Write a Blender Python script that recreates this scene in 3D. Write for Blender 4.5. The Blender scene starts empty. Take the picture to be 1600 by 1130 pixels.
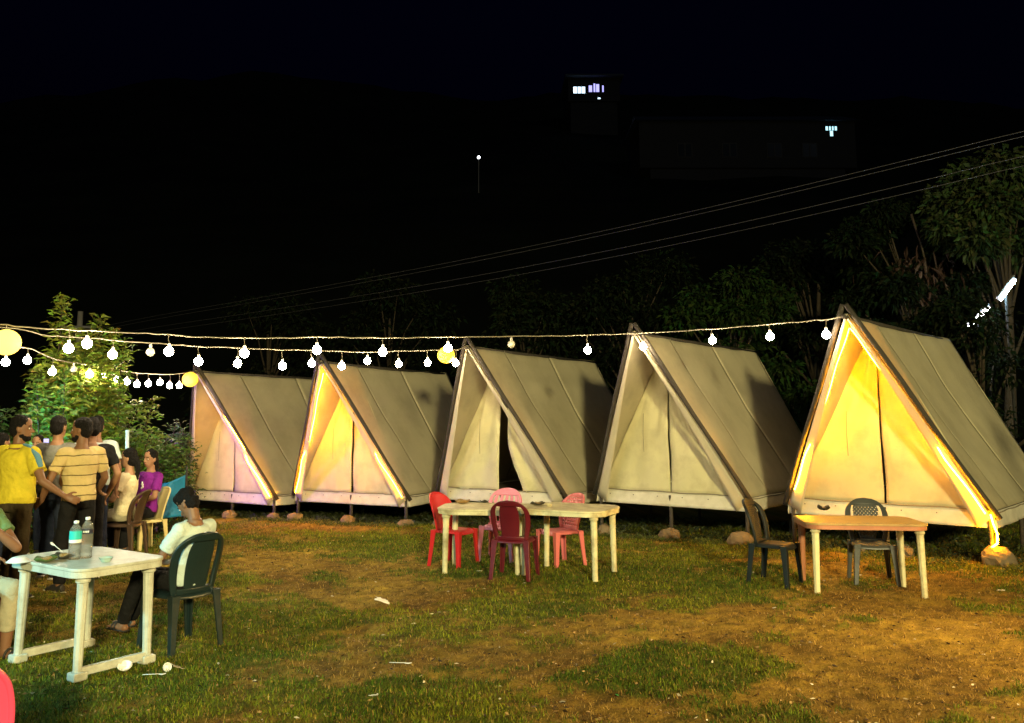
import bpy, math, random
import numpy as np
from mathutils import Vector, Matrix, Quaternion

# ------------------------------------------------------------------ camera
SC = bpy.context.scene
COL = SC.collection
F_PX, CX, CY, TILT, CAM_H = 1344.0, 760.5, 479.0, math.radians(7.41), 1.75
cd = bpy.data.cameras.new('camera')
cam = bpy.data.objects.new('camera', cd)
COL.objects.link(cam)
cam.location = (0, 0, CAM_H)
cam.rotation_euler = (math.pi / 2 + TILT, 0, 0)
cd.sensor_width = 36.0
cd.lens = F_PX / 1600 * 36
cd.shift_x = (800 - CX) / 1600
cd.shift_y = -(565 - CY) / 1600
cd.clip_start, cd.clip_end = 0.1, 3000
SC.camera = cam

# ------------------------------------------------------------------ world, moon-weak sun, exposure
SUN_EL, SUN_ROT = math.radians(22), math.radians(150)
w = bpy.data.worlds.new('World')
SC.world = w
w.use_nodes = True
nt = w.node_tree
bg = nt.nodes['Background']
sky = nt.nodes.new('ShaderNodeTexSky')
sky.sky_type = 'NISHITA'
sky.sun_disc = False
sky.ozone_density = 10.0
sky.air_density = 2.0
sky.sun_elevation = math.radians(-2.6)
sky.sun_rotation = SUN_ROT
nt.links.new(sky.outputs[0], bg.inputs['Color'])
bg.inputs['Strength'].default_value = 0.045
sl = bpy.data.lights.new('moon_sun', 'SUN')
sl.energy = 0.03
sl.angle = math.radians(10)
sl.color = (0.75, 0.85, 1.0)
so = bpy.data.objects.new('moon_sun', sl)
COL.objects.link(so)
so.rotation_euler = Vector((-math.sin(SUN_ROT) * math.cos(SUN_EL), -math.cos(SUN_ROT) * math.cos(SUN_EL), -math.sin(SUN_EL))).to_track_quat('-Z', 'Y').to_euler()
SC.view_settings.view_transform = 'Standard'
SC.view_settings.look = 'None'
SC.view_settings.exposure = 0.7
SC.view_settings.gamma = 1.0
SC.view_settings.use_curve_mapping = False
SC.cycles.use_denoising = True
SC.cycles.max_bounces = 6
SC.cycles.diffuse_bounces = 3
SC.cycles.transparent_max_bounces = 8
SC.cycles.sample_clamp_indirect = 4.0

# light levels
BULB_E = 150.0        # emission of a lit bulb's glass
FLOOD_W = 4700.0       # floodlight on a mast behind the camera
CYAN_W = 380.0
VIOLET_W = 620.0
TEAL_W = 260.0
SIDE_W = 1500.0
LED_E = 200.0

# ------------------------------------------------------------------ helpers
rng = np.random.default_rng(7)
random.seed(7)
_c, _s = math.cos(TILT), math.sin(TILT)

def ray(u, v):
    a, b = (u - CX) / F_PX, (CY - v) / F_PX
    return Vector((a, _c - b * _s, _s + b * _c))

def at(u, v, Y):
    d = ray(u, v)
    t = Y / d.y
    return Vector((d.x * t, Y, CAM_H + d.z * t))

def gnd(u, v, z=0.0):
    d = ray(u, v)
    t = (z - CAM_H) / d.z
    return Vector((d.x * t, d.y * t, z))

def project(x, y, z):
    z = z - CAM_H
    d = y * _c + z * _s
    q = -y * _s + z * _c
    return CX + F_PX * x / d, CY - F_PX * q / d

def ground_z(x, y):
    """gentle fall of the lawn away from the camera"""
    y = np.asarray(y, float)
    t = np.clip((y - 10.5), 0, 30)
    return -0.045 * t * t / (t + 2.0)

def gz(x, y):
    return float(ground_z(x, y))

def vnoise(x, y, seed=0):
    """value noise in numpy"""
    xi, yi = np.floor(x).astype(np.int64), np.floor(y).astype(np.int64)
    xf, yf = x - xi, y - yi
    xf = xf * xf * (3 - 2 * xf)
    yf = yf * yf * (3 - 2 * yf)
    def h(a, b):
        n = (a * 374761393 + b * 668265263 + seed * 974711) & 0x7fffffff
        n = ((n ^ (n >> 13)) * 1274126177) & 0x7fffffff
        return ((n ^ (n >> 16)) & 0xffff) / 65535.0
    a, b, c, d = h(xi, yi), h(xi + 1, yi), h(xi, yi + 1), h(xi + 1, yi + 1)
    return (a * (1 - xf) + b * xf) * (1 - yf) + (c * (1 - xf) + d * xf) * yf

def fbm(x, y, seed=0, octv=4):
    r, a, t = 0, 1, 0
    for k in range(octv):
        r = r + a * vnoise(x * 2 ** k, y * 2 ** k, seed + k)
        t += a
        a *= .55
    return r / t

def tag(o, label=None, cat=None, group=None, kind=None):
    if label: o['label'] = label
    if cat: o['category'] = cat
    if group: o['group'] = group
    if kind: o['kind'] = kind
    return o

def empty(name, loc=(0, 0, 0), rz=0.0, label=None, cat=None, group=None):
    o = bpy.data.objects.new(name, None)
    COL.objects.link(o)
    o.location = loc
    o.rotation_euler = (0, 0, rz)
    o.empty_display_size = .1
    return tag(o, label, cat, group)

def mesh_obj(name, verts, faces, mat, parent=None, smooth=False, bevel=0, label=None, solid=0, sub=0):
    me = bpy.data.meshes.new(name)
    me.from_pydata([tuple(v) for v in verts], [], [tuple(int(i) for i in f) for f in faces])
    if mat: me.materials.append(mat)
    if smooth:
        me.polygons.foreach_set('use_smooth', [True] * len(me.polygons))
    o = bpy.data.objects.new(name, me)
    COL.objects.link(o)
    o.parent = parent
    if solid:
        m = o.modifiers.new('solid', 'SOLIDIFY')
        m.thickness = solid
        m.offset = 0
    if bevel:
        m = o.modifiers.new('bevel', 'BEVEL')
        m.width = bevel
        m.segments = 2
        m.limit_method = 'ANGLE'
        m.angle_limit = math.radians(40)
    if sub:
        m = o.modifiers.new('sub', 'SUBSURF')
        m.levels = m.render_levels = sub
    if label: o['label'] = label
    return o

class MB:
    """collects shapes into one mesh"""
    def __init__(self):
        self.v, self.f = [], []
    def add(self, v, f):
        n = len(self.v)
        self.v += [Vector(p) for p in v]
        self.f += [tuple(i + n for i in q) for q in f]
    def box(self, c, s, rot=None):
        c = Vector(c)
        vs = [Vector((x * s[0] / 2, y * s[1] / 2, z * s[2] / 2)) for x in (-1, 1) for y in (-1, 1) for z in (-1, 1)]
        if rot: vs = [rot @ p for p in vs]
        self.add([c + p for p in vs], [(0, 1, 3, 2), (4, 6, 7, 5), (0, 4, 5, 1), (2, 3, 7, 6), (0, 2, 6, 4), (1, 5, 7, 3)])
    def loft(self, pts, rx, ry=None, right=None, n=12, caps=True, fwd=None):
        """elliptic rings along a polyline; rx runs along `right`"""
        pts = [Vector(p) for p in pts]
        ry = rx if ry is None else ry
        m = len(pts)
        vs, fs = [], []
        prev = None
        for i, p in enumerate(pts):
            t = (pts[min(i + 1, m - 1)] - pts[max(i - 1, 0)])
            if t.length < 1e-9: t = Vector((0, 0, 1))
            t.normalize()
            r = Vector(right) if right is not None else (prev if prev is not None else (Vector((1, 0, 0)) if abs(t.x) < .9 else Vector((0, 1, 0))))
            r = (r - t * r.dot(t)).normalized()
            prev = r
            q = t.cross(r)
            for k in range(n):
                a = 2 * math.pi * k / n
                vs.append(p + r * math.cos(a) * rx[i] + q * math.sin(a) * ry[i])
        for i in range(m - 1):
            for k in range(n):
                k2 = (k + 1) % n
                fs.append((i * n + k, i * n + k2, (i + 1) * n + k2, (i + 1) * n + k))
        if caps:
            fs.append(tuple(range(n - 1, -1, -1)))
            fs.append(tuple(range((m - 1) * n, m * n)))
        self.add(vs, fs)
    def tube(self, pts, r, n=8):
        rr = [r] * len(pts) if not hasattr(r, '__len__') else r
        self.loft(pts, rr, n=n)
    def capsule(self, p, q, r1, r2, n=12):
        p, q = Vector(p), Vector(q)
        d = (q - p)
        L = d.length
        d = d / L if L > 1e-9 else Vector((0, 0, 1))
        pts, rr = [], []
        for a in (-90, -60, -30, 0):
            a = math.radians(a)
            pts.append(p + d * math.sin(a) * r1); rr.append(max(math.cos(a) * r1, r1 * .05))
        for a in (0, 30, 60, 90):
            a = math.radians(a)
            pts.append(q + d * math.sin(a) * r2); rr.append(max(math.cos(a) * r2, r2 * .05))
        self.loft(pts, rr, n=n)
    def ellipsoid(self, c, rad, rot=None, nu=14, nv=9):
        c = Vector(c)
        vs, fs = [], []
        for i in range(nv + 1):
            a = -math.pi / 2 + math.pi * i / nv
            ca, sa = max(math.cos(a), .03), math.sin(a)
            for k in range(nu):
                b = 2 * math.pi * k / nu
                p = Vector((rad[0] * ca * math.cos(b), rad[1] * ca * math.sin(b), rad[2] * sa))
                if rot: p = rot @ p
                vs.append(c + p)
        for i in range(nv):
            for k in range(nu):
                k2 = (k + 1) % nu
                fs.append((i * nu + k, i * nu + k2, (i + 1) * nu + k2, (i + 1) * nu + k))
        fs.append(tuple(range(nu - 1, -1, -1)))
        fs.append(tuple(range(nv * nu, (nv + 1) * nu)))
        self.add(vs, fs)
    def prism(self, poly, z0, z1):
        n = len(poly)
        self.add([(x, y, z0) for x, y in poly] + [(x, y, z1) for x, y in poly],
                 [tuple(range(n - 1, -1, -1)), tuple(range(n, 2 * n))] + [(i, (i + 1) % n, n + (i + 1) % n, n + i) for i in range(n)])
    def build(self, name, mat, parent=None, **kw):
        return mesh_obj(name, self.v, self.f, mat, parent, **kw)

def copy_tree(o, parent=None):
    c = o.copy()
    COL.objects.link(c)
    c.parent = parent
    for ch in list(o.children):
        copy_tree(ch, c)
    return c

# ------------------------------------------------------------------ materials
MATS = {}
def mat(name, col, rough=.6, var=.12, scale=8.0, bump=0.0, bscale=60.0, spec=.4, metal=0.0, trans=0.0, emit=None, estr=0.0, dirt=None, dirt_amt=.4, dirt_scale=3.0):
    if name in MATS: return MATS[name]
    m = bpy.data.materials.new(name)
    m.use_nodes = True
    N, L = m.node_tree.nodes, m.node_tree.links
    p = N['Principled BSDF']
    p.inputs['Roughness'].default_value = rough
    p.inputs['Specular IOR Level'].default_value = spec
    p.inputs['Metallic'].default_value = metal
    tc = N.new('ShaderNodeTexCoord')
    nz = N.new('ShaderNodeTexNoise')
    nz.inputs['Scale'].default_value = scale
    nz.inputs['Detail'].default_value = 5
    L.new(tc.outputs['Object'], nz.inputs['Vector'])
    mx = N.new('ShaderNodeMix'); mx.data_type = 'RGBA'
    mx.inputs['A'].default_value = (*[c * (1 - var) for c in col], 1)
    mx.inputs['B'].default_value = (*[min(c * (1 + var), 1) for c in col], 1)
    L.new(nz.outputs['Fac'], mx.inputs['Factor'])
    out = mx.outputs['Result']
    if dirt:
        n2 = N.new('ShaderNodeTexNoise'); n2.inputs['Scale'].default_value = dirt_scale; n2.inputs['Detail'].default_value = 7
        n2.inputs['Roughness'].default_value = .65
        L.new(tc.outputs['Object'], n2.inputs['Vector'])
        rp = N.new('ShaderNodeValToRGB')
        rp.color_ramp.elements[0].position = .45; rp.color_ramp.elements[1].position = .72
        rp.color_ramp.elements[1].color = (dirt_amt,) * 3 + (1,)
        L.new(n2.outputs['Fac'], rp.inputs['Fac'])
        m2 = N.new('ShaderNodeMix'); m2.data_type = 'RGBA'
        m2.inputs['B'].default_value = (*dirt, 1)
        L.new(out, m2.inputs['A']); L.new(rp.outputs['Color'], m2.inputs['Factor'])
        out = m2.outputs['Result']
    L.new(out, p.inputs['Base Color'])
    if bump:
        n3 = N.new('ShaderNodeTexNoise'); n3.inputs['Scale'].default_value = bscale; n3.inputs['Detail'].default_value = 4
        L.new(tc.outputs['Object'], n3.inputs['Vector'])
        b = N.new('ShaderNodeBump'); b.inputs['Strength'].default_value = bump; b.inputs['Distance'].default_value = .02
        L.new(n3.outputs['Fac'], b.inputs['Height']); L.new(b.outputs['Normal'], p.inputs['Normal'])
    if emit:
        p.inputs['Emission Color'].default_value = (*emit, 1)
        p.inputs['Emission Strength'].default_value = estr
    if trans:
        tr = N.new('ShaderNodeBsdfTranslucent')
        L.new(out, tr.inputs['Color'])
        ms = N.new('ShaderNodeMixShader'); ms.inputs[0].default_value = trans
        o = N['Material Output']
        L.new(p.outputs[0], ms.inputs[1]); L.new(tr.outputs[0], ms.inputs[2]); L.new(ms.outputs[0], o.inputs['Surface'])
    MATS[name] = m
    return m

def attr_mat(name, attr, rough=.8, trans=0.0, nscale=40, nvar=.35, bump=0.0, spec=.2):
    if name in MATS: return MATS[name]
    m = bpy.data.materials.new(name)
    m.use_nodes = True
    N, L = m.node_tree.nodes, m.node_tree.links
    p = N['Principled BSDF']
    p.inputs['Roughness'].default_value = rough
    p.inputs['Specular IOR Level'].default_value = spec
    a = N.new('ShaderNodeAttribute'); a.attribute_name = attr
    out = a.outputs['Color']
    tc = N.new('ShaderNodeTexCoord')
    nz = N.new('ShaderNodeTexNoise'); nz.inputs['Scale'].default_value = nscale; nz.inputs['Detail'].default_value = 8
    nz.inputs['Roughness'].default_value = .7
    L.new(tc.outputs['Object'], nz.inputs['Vector'])
    if nvar:
        mr = N.new('ShaderNodeMapRange'); mr.inputs['From Min'].default_value = .3; mr.inputs['From Max'].default_value = .7
        mr.inputs['To Min'].default_value = 1 - nvar; mr.inputs['To Max'].default_value = 1 + nvar
        L.new(nz.outputs['Fac'], mr.inputs['Value'])
        vm = N.new('ShaderNodeVectorMath'); vm.operation = 'SCALE'
        L.new(out, vm.inputs[0]); L.new(mr.outputs[0], vm.inputs['Scale'])
        out = vm.outputs[0]
    L.new(out, p.inputs['Base Color'])
    if bump:
        b = N.new('ShaderNodeBump'); b.inputs['Strength'].default_value = bump; b.inputs['Distance'].default_value = .03
        L.new(nz.outputs['Fac'], b.inputs['Height']); L.new(b.outputs['Normal'], p.inputs['Normal'])
    if trans:
        tr = N.new('ShaderNodeBsdfTranslucent'); L.new(out, tr.inputs['Color'])
        ms = N.new('ShaderNodeMixShader'); ms.inputs[0].default_value = trans
        L.new(p.outputs[0], ms.inputs[1]); L.new(tr.outputs[0], ms.inputs[2]); L.new(ms.outputs[0], N['Material Output'].inputs['Surface'])
    MATS[name] = m
    return m

def set_vcol(me, cols, name='Col'):
    ca = me.color_attributes.new(name, 'FLOAT_COLOR', 'POINT')
    c = np.ones((len(cols), 4), np.float32)
    c[:, :3] = cols
    ca.data.foreach_set('color', c.ravel())

def fast_mesh(name, V, T, mat_, cols=None, parent=None, smooth=False):
    """big mesh from numpy: V (n,3), T (m,3|4)"""
    me = bpy.data.meshes.new(name)
    k = T.shape[1]
    me.vertices.add(len(V)); me.vertices.foreach_set('co', np.asarray(V, np.float32).ravel())
    me.loops.add(T.size); me.loops.foreach_set('vertex_index', T.astype(np.int32).ravel())
    me.polygons.add(len(T)); me.polygons.foreach_set('loop_start', np.arange(0, T.size, k, dtype=np.int32))
    me.update(calc_edges=True)
    if smooth: me.polygons.foreach_set('use_smooth', [True] * len(T))
    if cols is not None: set_vcol(me, cols)
    me.materials.append(mat_)
    o = bpy.data.objects.new(name, me)
    COL.objects.link(o)
    o.parent = parent
    return o
# ------------------------------------------------------------------ ground
def axis(lo, hi, fine_lo, fine_hi, step, growth=1.35):
    a = list(np.arange(fine_lo, fine_hi + step / 2, step))
    d = step
    while a[-1] < hi: d *= growth; a.append(min(a[-1] + d, hi))
    d = step; b = []
    x = fine_lo
    while x > lo: d *= growth; x = max(x - d, lo); b.append(x)
    return np.array(b[::-1] + a)

# (u, v, radius u, radius v, weight) in the photograph, carried onto the lawn: + turf, - bare soil
PATCH = [(560, 800, 260, 16, .5), (520, 826, 75, 7, -.9), (620, 850, 150, 22, .6), (425, 880, 110, 22, -.55), (610, 915, 150, 32, -.75),
         (900, 890, 260, 38, .75), (1120, 915, 170, 26, .55), (820, 950, 120, 16, .35), (720, 990, 240, 22, .2), (740, 1035, 260, 30, -.55),
         (1080, 975, 170, 30, -.75), (1060, 1045, 150, 32, 1.0), (1190, 1050, 70, 18, .8), (1420, 1030, 240, 90, -1.3), (1300, 890, 60, 16, -.9),
         (360, 990, 170, 45, .65), (640, 1108, 130, 26, .8), (120, 1075, 180, 60, .75), (120, 950, 140, 34, -.25), (360, 1080, 130, 20, -.3),
         (950, 1110, 180, 22, -.5), (1350, 945, 240, 12, .35), (480, 1060, 120, 16, -.45), (1480, 905, 160, 14, -.2)]

def turf(x, y):
    """share of living turf, 0..1, at points of the lawn"""
    u, v = project(x, np.maximum(y, 1.0), ground_z(x, y))
    g = .52 + 1.25 * (fbm(x * .8, y * 1.1, 3) - .5) + 1.0 * (fbm(x * 3.1, y * 4.2, 11, 3) - .5) + .7 * (fbm(x * 8, y * 13, 15, 2) - .5)
    wob = (fbm(x * 2.2, y * 2.2, 21, 4) - .5) * 2.0
    for (a, b, ra, rb, wgt) in PATCH:
        d = np.sqrt(((u - a) / ra) ** 2 + ((v - b) / rb) ** 2) + wob
        g = g + wgt * np.clip(1.35 - d, 0, 1)
    return np.clip(g, 0, 1)

gx = axis(-500, 500, -8.5, 9.0, .05)
gy = axis(-30, 900, 3.5, 13.5, .045)
X, Y = np.meshgrid(gx, gy)
near = np.clip(1.2 - np.maximum(np.abs(X) - 8, 0) / 20 - np.maximum(Y - 16, 0) / 20, 0, 1)
T_ = turf(X.ravel(), Y.ravel()).reshape(X.shape)
Z = ground_z(X, Y) + near * ((fbm(X * 1.3, Y * 1.3, 5) - .5) * .07 + (fbm(X * 9, Y * 9, 8, 3) - .5) * .06 + T_ * .018)
V = np.stack([X.ravel(), Y.ravel(), Z.ravel()], 1)
nx, ny = len(gx), len(gy)
I = (np.arange(ny - 1)[:, None] * nx + np.arange(nx - 1)[None]).ravel()
Q = np.stack([I, I + 1, I + nx + 1, I + nx], 1)
t = np.clip((T_.ravel()[:, None] - .35) / .4, 0, 1)
fl = fbm(X.ravel() * 14, Y.ravel() * 14, 31, 3)[:, None]  # fine dark mottling, shade among the grass clumps put into the colour
br = fbm(X.ravel() * 1.7, Y.ravel() * 1.7, 41, 3)[:, None]
soil = np.array([[.095, .050, .008]]) * (1 - br) + np.array([[.37, .250, .036]]) * br
soil = soil * (.1 + 1.75 * fl)
green = np.array([[.085, .105, .010]]) * (.2 + 1.5 * fl)
gcol = soil * (1 - t) + green * t
ground = fast_mesh('ground', V, Q, attr_mat('ground_soil', 'Col', rough=.95, nscale=55, nvar=.45, bump=1.0), gcol, smooth=True)
tag(ground, kind='structure')

def ground_h(x, y):
    """height of the built ground under points"""
    x, y = np.asarray(x, float), np.asarray(y, float)
    nr = np.clip(1.2 - np.maximum(np.abs(x) - 8, 0) / 20 - np.maximum(y - 16, 0) / 20, 0, 1)
    return ground_z(x, y) + nr * ((fbm(x * 1.3, y * 1.3, 5) - .5) * .07 + (fbm(x * 9, y * 9, 8, 3) - .5) * .06 + turf(x, y) * .018)

def GH(x, y):
    return float(ground_h(np.array([x]), np.array([y]))[0])

# ------------------------------------------------------------------ blades of turf and dry straw
def blades(name, n, keep, length, width, colf, label, cat, seed, lay=.6, yr=(4.3, 16.5)):
    r = np.random.default_rng(seed)
    # more blades near the camera
    yy = yr[0] + (yr[1] - yr[0]) * r.random(n) ** 1.55
    xx = (r.random(n) - .48) * 1.36 * yy
    g = turf(xx, yy)
    m = r.random(n) < keep(g)
    xx, yy, g = xx[m], yy[m], g[m]
    n = len(xx)
    zz = ground_h(xx, yy)
    a = r.random(n) * 2 * np.pi
    L = length * (.45 + .9 * r.random(n)) * (.75 + .06 * yy)
    lean = lay * (.3 + .9 * r.random(n))
    dx, dy, dz = np.cos(a) * np.sin(lean), np.sin(a) * np.sin(lean), np.cos(lean)
    wd = width * (.6 + .8 * r.random(n)) * (.6 + .075 * yy)
    px, py = -np.sin(a) * wd, np.cos(a) * wd
    V = np.empty((n, 5, 3))
    V[:, 0] = np.stack([xx - px, yy - py, zz - .004], 1)
    V[:, 1] = np.stack([xx + px, yy + py, zz - .004], 1)
    mx, my, mz = xx + dx * L * .55, yy + dy * L * .55, zz + dz * L * .55
    V[:, 2] = np.stack([mx + px * .7, my + py * .7, mz], 1)
    V[:, 3] = np.stack([mx - px * .7, my - py * .7, mz], 1)
    V[:, 4] = np.stack([xx + dx * L * 1.15, yy + dy * L * 1.15, zz + dz * L * .8], 1)
    b = np.arange(n)[:, None] * 5
    T = np.concatenate([b + np.array([[0, 1, 2]]), b + np.array([[0, 2, 3]]), b + np.array([[3, 2, 4]])])
    cols = np.repeat(colf(r, n, xx, yy, g), 5, axis=0)
    o = fast_mesh(name, V.reshape(-1, 3), T, attr_mat('blade_green', 'Col', rough=.7, trans=.25, nvar=0), cols)
    return tag(o, label, cat, kind='stuff')

def c_green(r, n, x, y, g):
    k = fbm(x * 1.3, y * 1.3, 61, 3)[:, None] + .35 * (r.random((n, 1)) - .5)
    k = np.clip((k - .3) / .4, 0, 1)
    c = np.array([[.055, .110, .008]]) * (1 - k) + np.array([[.205, .225, .015]]) * k
    dry = (r.random((n, 1)) < .16)
    c = np.where(dry, np.array([[.26, .18, .04]]), c)
    return c * (.3 + 1.2 * r.random((n, 1))) * (.55 + .9 * fbm(x * 5, y * 9, 91, 2)[:, None])

def c_dry(r, n, x, y, g):
    k = r.random((n, 1))
    c = np.array([[.10, .045, .010]]) * (1 - k) + np.array([[.50, .33, .09]]) * k
    return c * (.6 + .7 * r.random((n, 1)))

blades('grass', 430000, lambda g: np.clip((g - .30) / .45, 0, 1) ** 1.2, .034, .0026, c_green, 'short green turf growing in patches over the lawn', 'grass', 3, lay=.95)
blades('dry_grass', 210000, lambda g: .15 + .85 * np.clip((.75 - g) / .4, 0, 1), .026, .0022, c_dry, 'dry straw and dead grass scattered over bare soil', 'dry grass', 4, lay=1.45)

# ------------------------------------------------------------------ hill behind the camp
hx = np.linspace(-420, 420, 150)
hy = np.concatenate([np.linspace(34, 200, 90), np.linspace(206, 520, 40)])
HX, HY = np.meshgrid(hx, hy)
def hill_h(x, y):
    base = np.clip((y - 38) / 150, 0, 1)
    rise = 78 * base ** 1.15 + 20 * np.clip((y - 190) / 200, 0, 1)
    return -1.0 + rise * (.85 + .3 * fbm(x * .008 + 9, y * .008, 71)) + base * (fbm(x * .12, y * .12, 77, 4) - .5) * 6
HZ = hill_h(HX, HY) - 2.0
I = (np.arange(len(hy) - 1)[:, None] * len(hx) + np.arange(len(hx) - 1)[None]).ravel()
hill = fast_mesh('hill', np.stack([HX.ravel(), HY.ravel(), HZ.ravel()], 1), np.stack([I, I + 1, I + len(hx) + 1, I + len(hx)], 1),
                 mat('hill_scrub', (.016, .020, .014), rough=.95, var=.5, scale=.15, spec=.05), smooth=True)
tag(hill, kind='structure')

# ------------------------------------------------------------------ foliage generator
def leaf_mesh(name, P, D, L, W, cols, mat_, parent=None, label=None, fold=.25, droop=.25, seed=0):
    """lance-shaped leaves: base points P, directions D, lengths L, widths W; each leaf a keeled pair of faces"""
    n = len(P)
    r = np.random.default_rng(seed)
    D = D / np.linalg.norm(D, axis=1, keepdims=True)
    U = r.normal(size=(n, 3)); U[:, 2] += .6
    S = np.cross(D, U); S /= np.linalg.norm(S, axis=1, keepdims=True) + 1e-9
    Nn = np.cross(S, D)
    L = L[:, None]; W = W[:, None]
    V = np.empty((n, 6, 3))
    V[:, 0] = P
    V[:, 1] = P + D * L * .45 + S * W * .5 + Nn * W * fold
    V[:, 2] = P + D * L * .5
    V[:, 3] = P + D * L * .45 - S * W * .5 + Nn * W * fold
    V[:, 4] = P + D * L; V[:, 4, 2] -= (L * droop)[:, 0]
    V[:, 5] = V[:, 4]
    V = V[:, :5]
    b = np.arange(n)[:, None] * 5
    T = np.concatenate([b + np.array([[0, 2, 1]]), b + np.array([[0, 3, 2]]), b + np.array([[1, 2, 4]]), b + np.array([[2, 3, 4]])])
    o = fast_mesh(name, V.reshape(-1, 3), T, mat_, np.repeat(cols, 5, axis=0), parent)
    if label: o['label'] = label
    return o

LEAF_DIM = attr_mat('leaf_dull', 'Col', rough=.9, trans=.2, nvar=0, spec=.04)
LEAF = attr_mat('leaf', 'Col', rough=.5, trans=.3, nvar=0, spec=.35)
BARK = mat('bark', (.045, .034, .022), rough=.9, var=.4, scale=14, bump=.8, bscale=25)

def broad_tree(name, base, height, spread, n_leaf, leaf_len, col, label, group=None, seed=0, crown_lo=.3, trunk_r=.14, lean=(0, 0), clumps=26, leaf_m=None):
    """trunk with limbs and a crown of separate leaf clumps"""
    r = np.random.default_rng(seed)
    base = Vector(base)
    root = empty(name, base, 0, label, 'tree', group)
    mb = MB()
    top = Vector((lean[0], lean[1], height * .82))
    tp = [Vector((lean[0] * k + .12 * math.sin(3 * k + seed), lean[1] * k + .1 * math.cos(4 * k + seed), height * .82 * k)) for k in np.linspace(0, 1, 7)]
    tp[0] = Vector((0, 0, -.1))
    mb.tube(tp, [trunk_r * (1.25 - .95 * k) for k in np.linspace(0, 1, 7)], n=8)
    mb.build('trunk', BARK, root, smooth=True)
    lm = MB(); P, D = [], []
    for c in range(clumps):
        z = height * (crown_lo + (1 - crown_lo) * r.random() ** .8)
        k = (z / height - crown_lo) / (1 - crown_lo)
        rad = spread * math.sqrt(max(.06, 1 - (2 * k - .75) ** 2 / 1.7)) * (.35 + .75 * r.random())
        a = r.random() * 2 * math.pi
        kk = min(z / height, 1)
        cc = np.array([lean[0] * kk + rad * math.cos(a), lean[1] * kk + rad * math.sin(a), z])
        s = Vector(tp[min(6, max(1, int(kk * 6 * .8)))])
        e = Vector(cc)
        mid = (s + e) / 2 + Vector((0, 0, .12 * (e - s).length))
        lm.tube([s, mid, e], [trunk_r * .32, trunk_r * .18, trunk_r * .06], n=5)
        cr = spread * (.2 + .22 * r.random())
        m = int(n_leaf / clumps)
        q = r.normal(size=(m, 3)); q /= np.linalg.norm(q, axis=1, keepdims=True)
        q *= (r.random((m, 1)) ** .45) * cr * np.array([[1.1, 1.1, .7]])
        P.append(cc + q)
        d = q / cr + r.normal(size=(m, 3)) * .5; d[:, 2] -= .25
        D.append(d)
    lm.build('limb', BARK, root, smooth=True)
    P, D = np.concatenate(P), np.concatenate(D)
    n = len(P)
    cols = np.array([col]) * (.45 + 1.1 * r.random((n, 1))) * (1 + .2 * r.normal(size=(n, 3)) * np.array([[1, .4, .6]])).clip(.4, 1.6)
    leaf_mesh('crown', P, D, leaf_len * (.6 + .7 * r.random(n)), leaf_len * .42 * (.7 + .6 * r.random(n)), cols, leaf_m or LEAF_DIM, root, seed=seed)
    return root

def upright_shrub(name, base, stems, label, leaf_len, col, leaves_per_m=46, seed=0, group=None, cat='shrub'):
    """upright leafy shoots: stems = list of (dx, dy, height, lean_x, lean_y)"""
    r = np.random.default_rng(seed)
    root = empty(name, base, 0, label, cat, group)
    sm = MB(); P, D, C = [], [], []
    for (dx, dy, h, lx, ly) in stems:
        ks = np.linspace(0, 1, 8)
        w1, w2 = r.random() * 6, r.random() * 6
        pts = [Vector((dx + lx * k * k + .05 * math.sin(w1 + 5 * k), dy + ly * k * k + .05 * math.sin(w2 + 4 * k), -.05 + h * k)) for k in ks]
        sm.tube(pts, [.018 * (1.15 - k) + .003 for k in ks], n=5)
        n = int(h * leaves_per_m)
        kk = .12 + .88 * r.random(n) ** .8
        pp = np.array(pts)
        seg = kk * 7; i = np.minimum(seg.astype(int), 6); f = (seg - i)[:, None]
        p = pp[i] * (1 - f) + pp[i + 1] * f
        # short side twigs widen the shoot lower down
        tw = r.normal(size=(n, 3)) * np.array([[1, 1, .5]]) * (.03 + .17 * (1 - kk) ** .6)[:, None]
        p = p + tw
        a = r.random(n) * 2 * np.pi
        d = np.stack([np.cos(a), np.sin(a), .55 + .5 * r.normal(size=n) * .5], 1)
        P.append(p); D.append(d)
    sm.build('stem', BARK, root, smooth=True)
    P, D = np.concatenate(P), np.concatenate(D)
    n = len(P)
    c = np.array([col]) * (.5 + 1.0 * r.random((n, 1))) * (1 + .18 * r.normal(size=(n, 3))).clip(.5, 1.6)
    leaf_mesh('foliage', P, D, leaf_len * (.6 + .8 * r.random(n)), leaf_len * .24 * (.8 + .5 * r.random(n)), c, LEAF, root, droop=.35, seed=seed)
    return root
# ------------------------------------------------------------------ tents
CANVAS = mat('canvas', (.55, .49, .33), rough=.85, var=.14, scale=2.2, bump=.25, bscale=180, spec=.15, trans=.22, dirt=(.34, .29, .18), dirt_amt=.5, dirt_scale=1.5)
CANVAS_PALE = mat('canvas_pale', (.66, .59, .40), rough=.85, var=.12, scale=2.4, bump=.3, bscale=180, spec=.15, trans=.42, dirt=(.36, .31, .20), dirt_amt=.45, dirt_scale=1.8)
CANVAS_MID = mat('canvas_mid', (.58, .52, .35), rough=.85, var=.14, scale=2.0, bump=.3, bscale=180, spec=.15, trans=.22, dirt=(.36, .31, .20), dirt_amt=.5, dirt_scale=1.2)
CANVAS_IN = mat('canvas_wall', (.66, .60, .36), rough=.8, var=.10, scale=3.0, bump=.25, bscale=150, spec=.15, trans=.12, dirt=(.42, .36, .21), dirt_amt=.6, dirt_scale=2.4)
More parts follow.
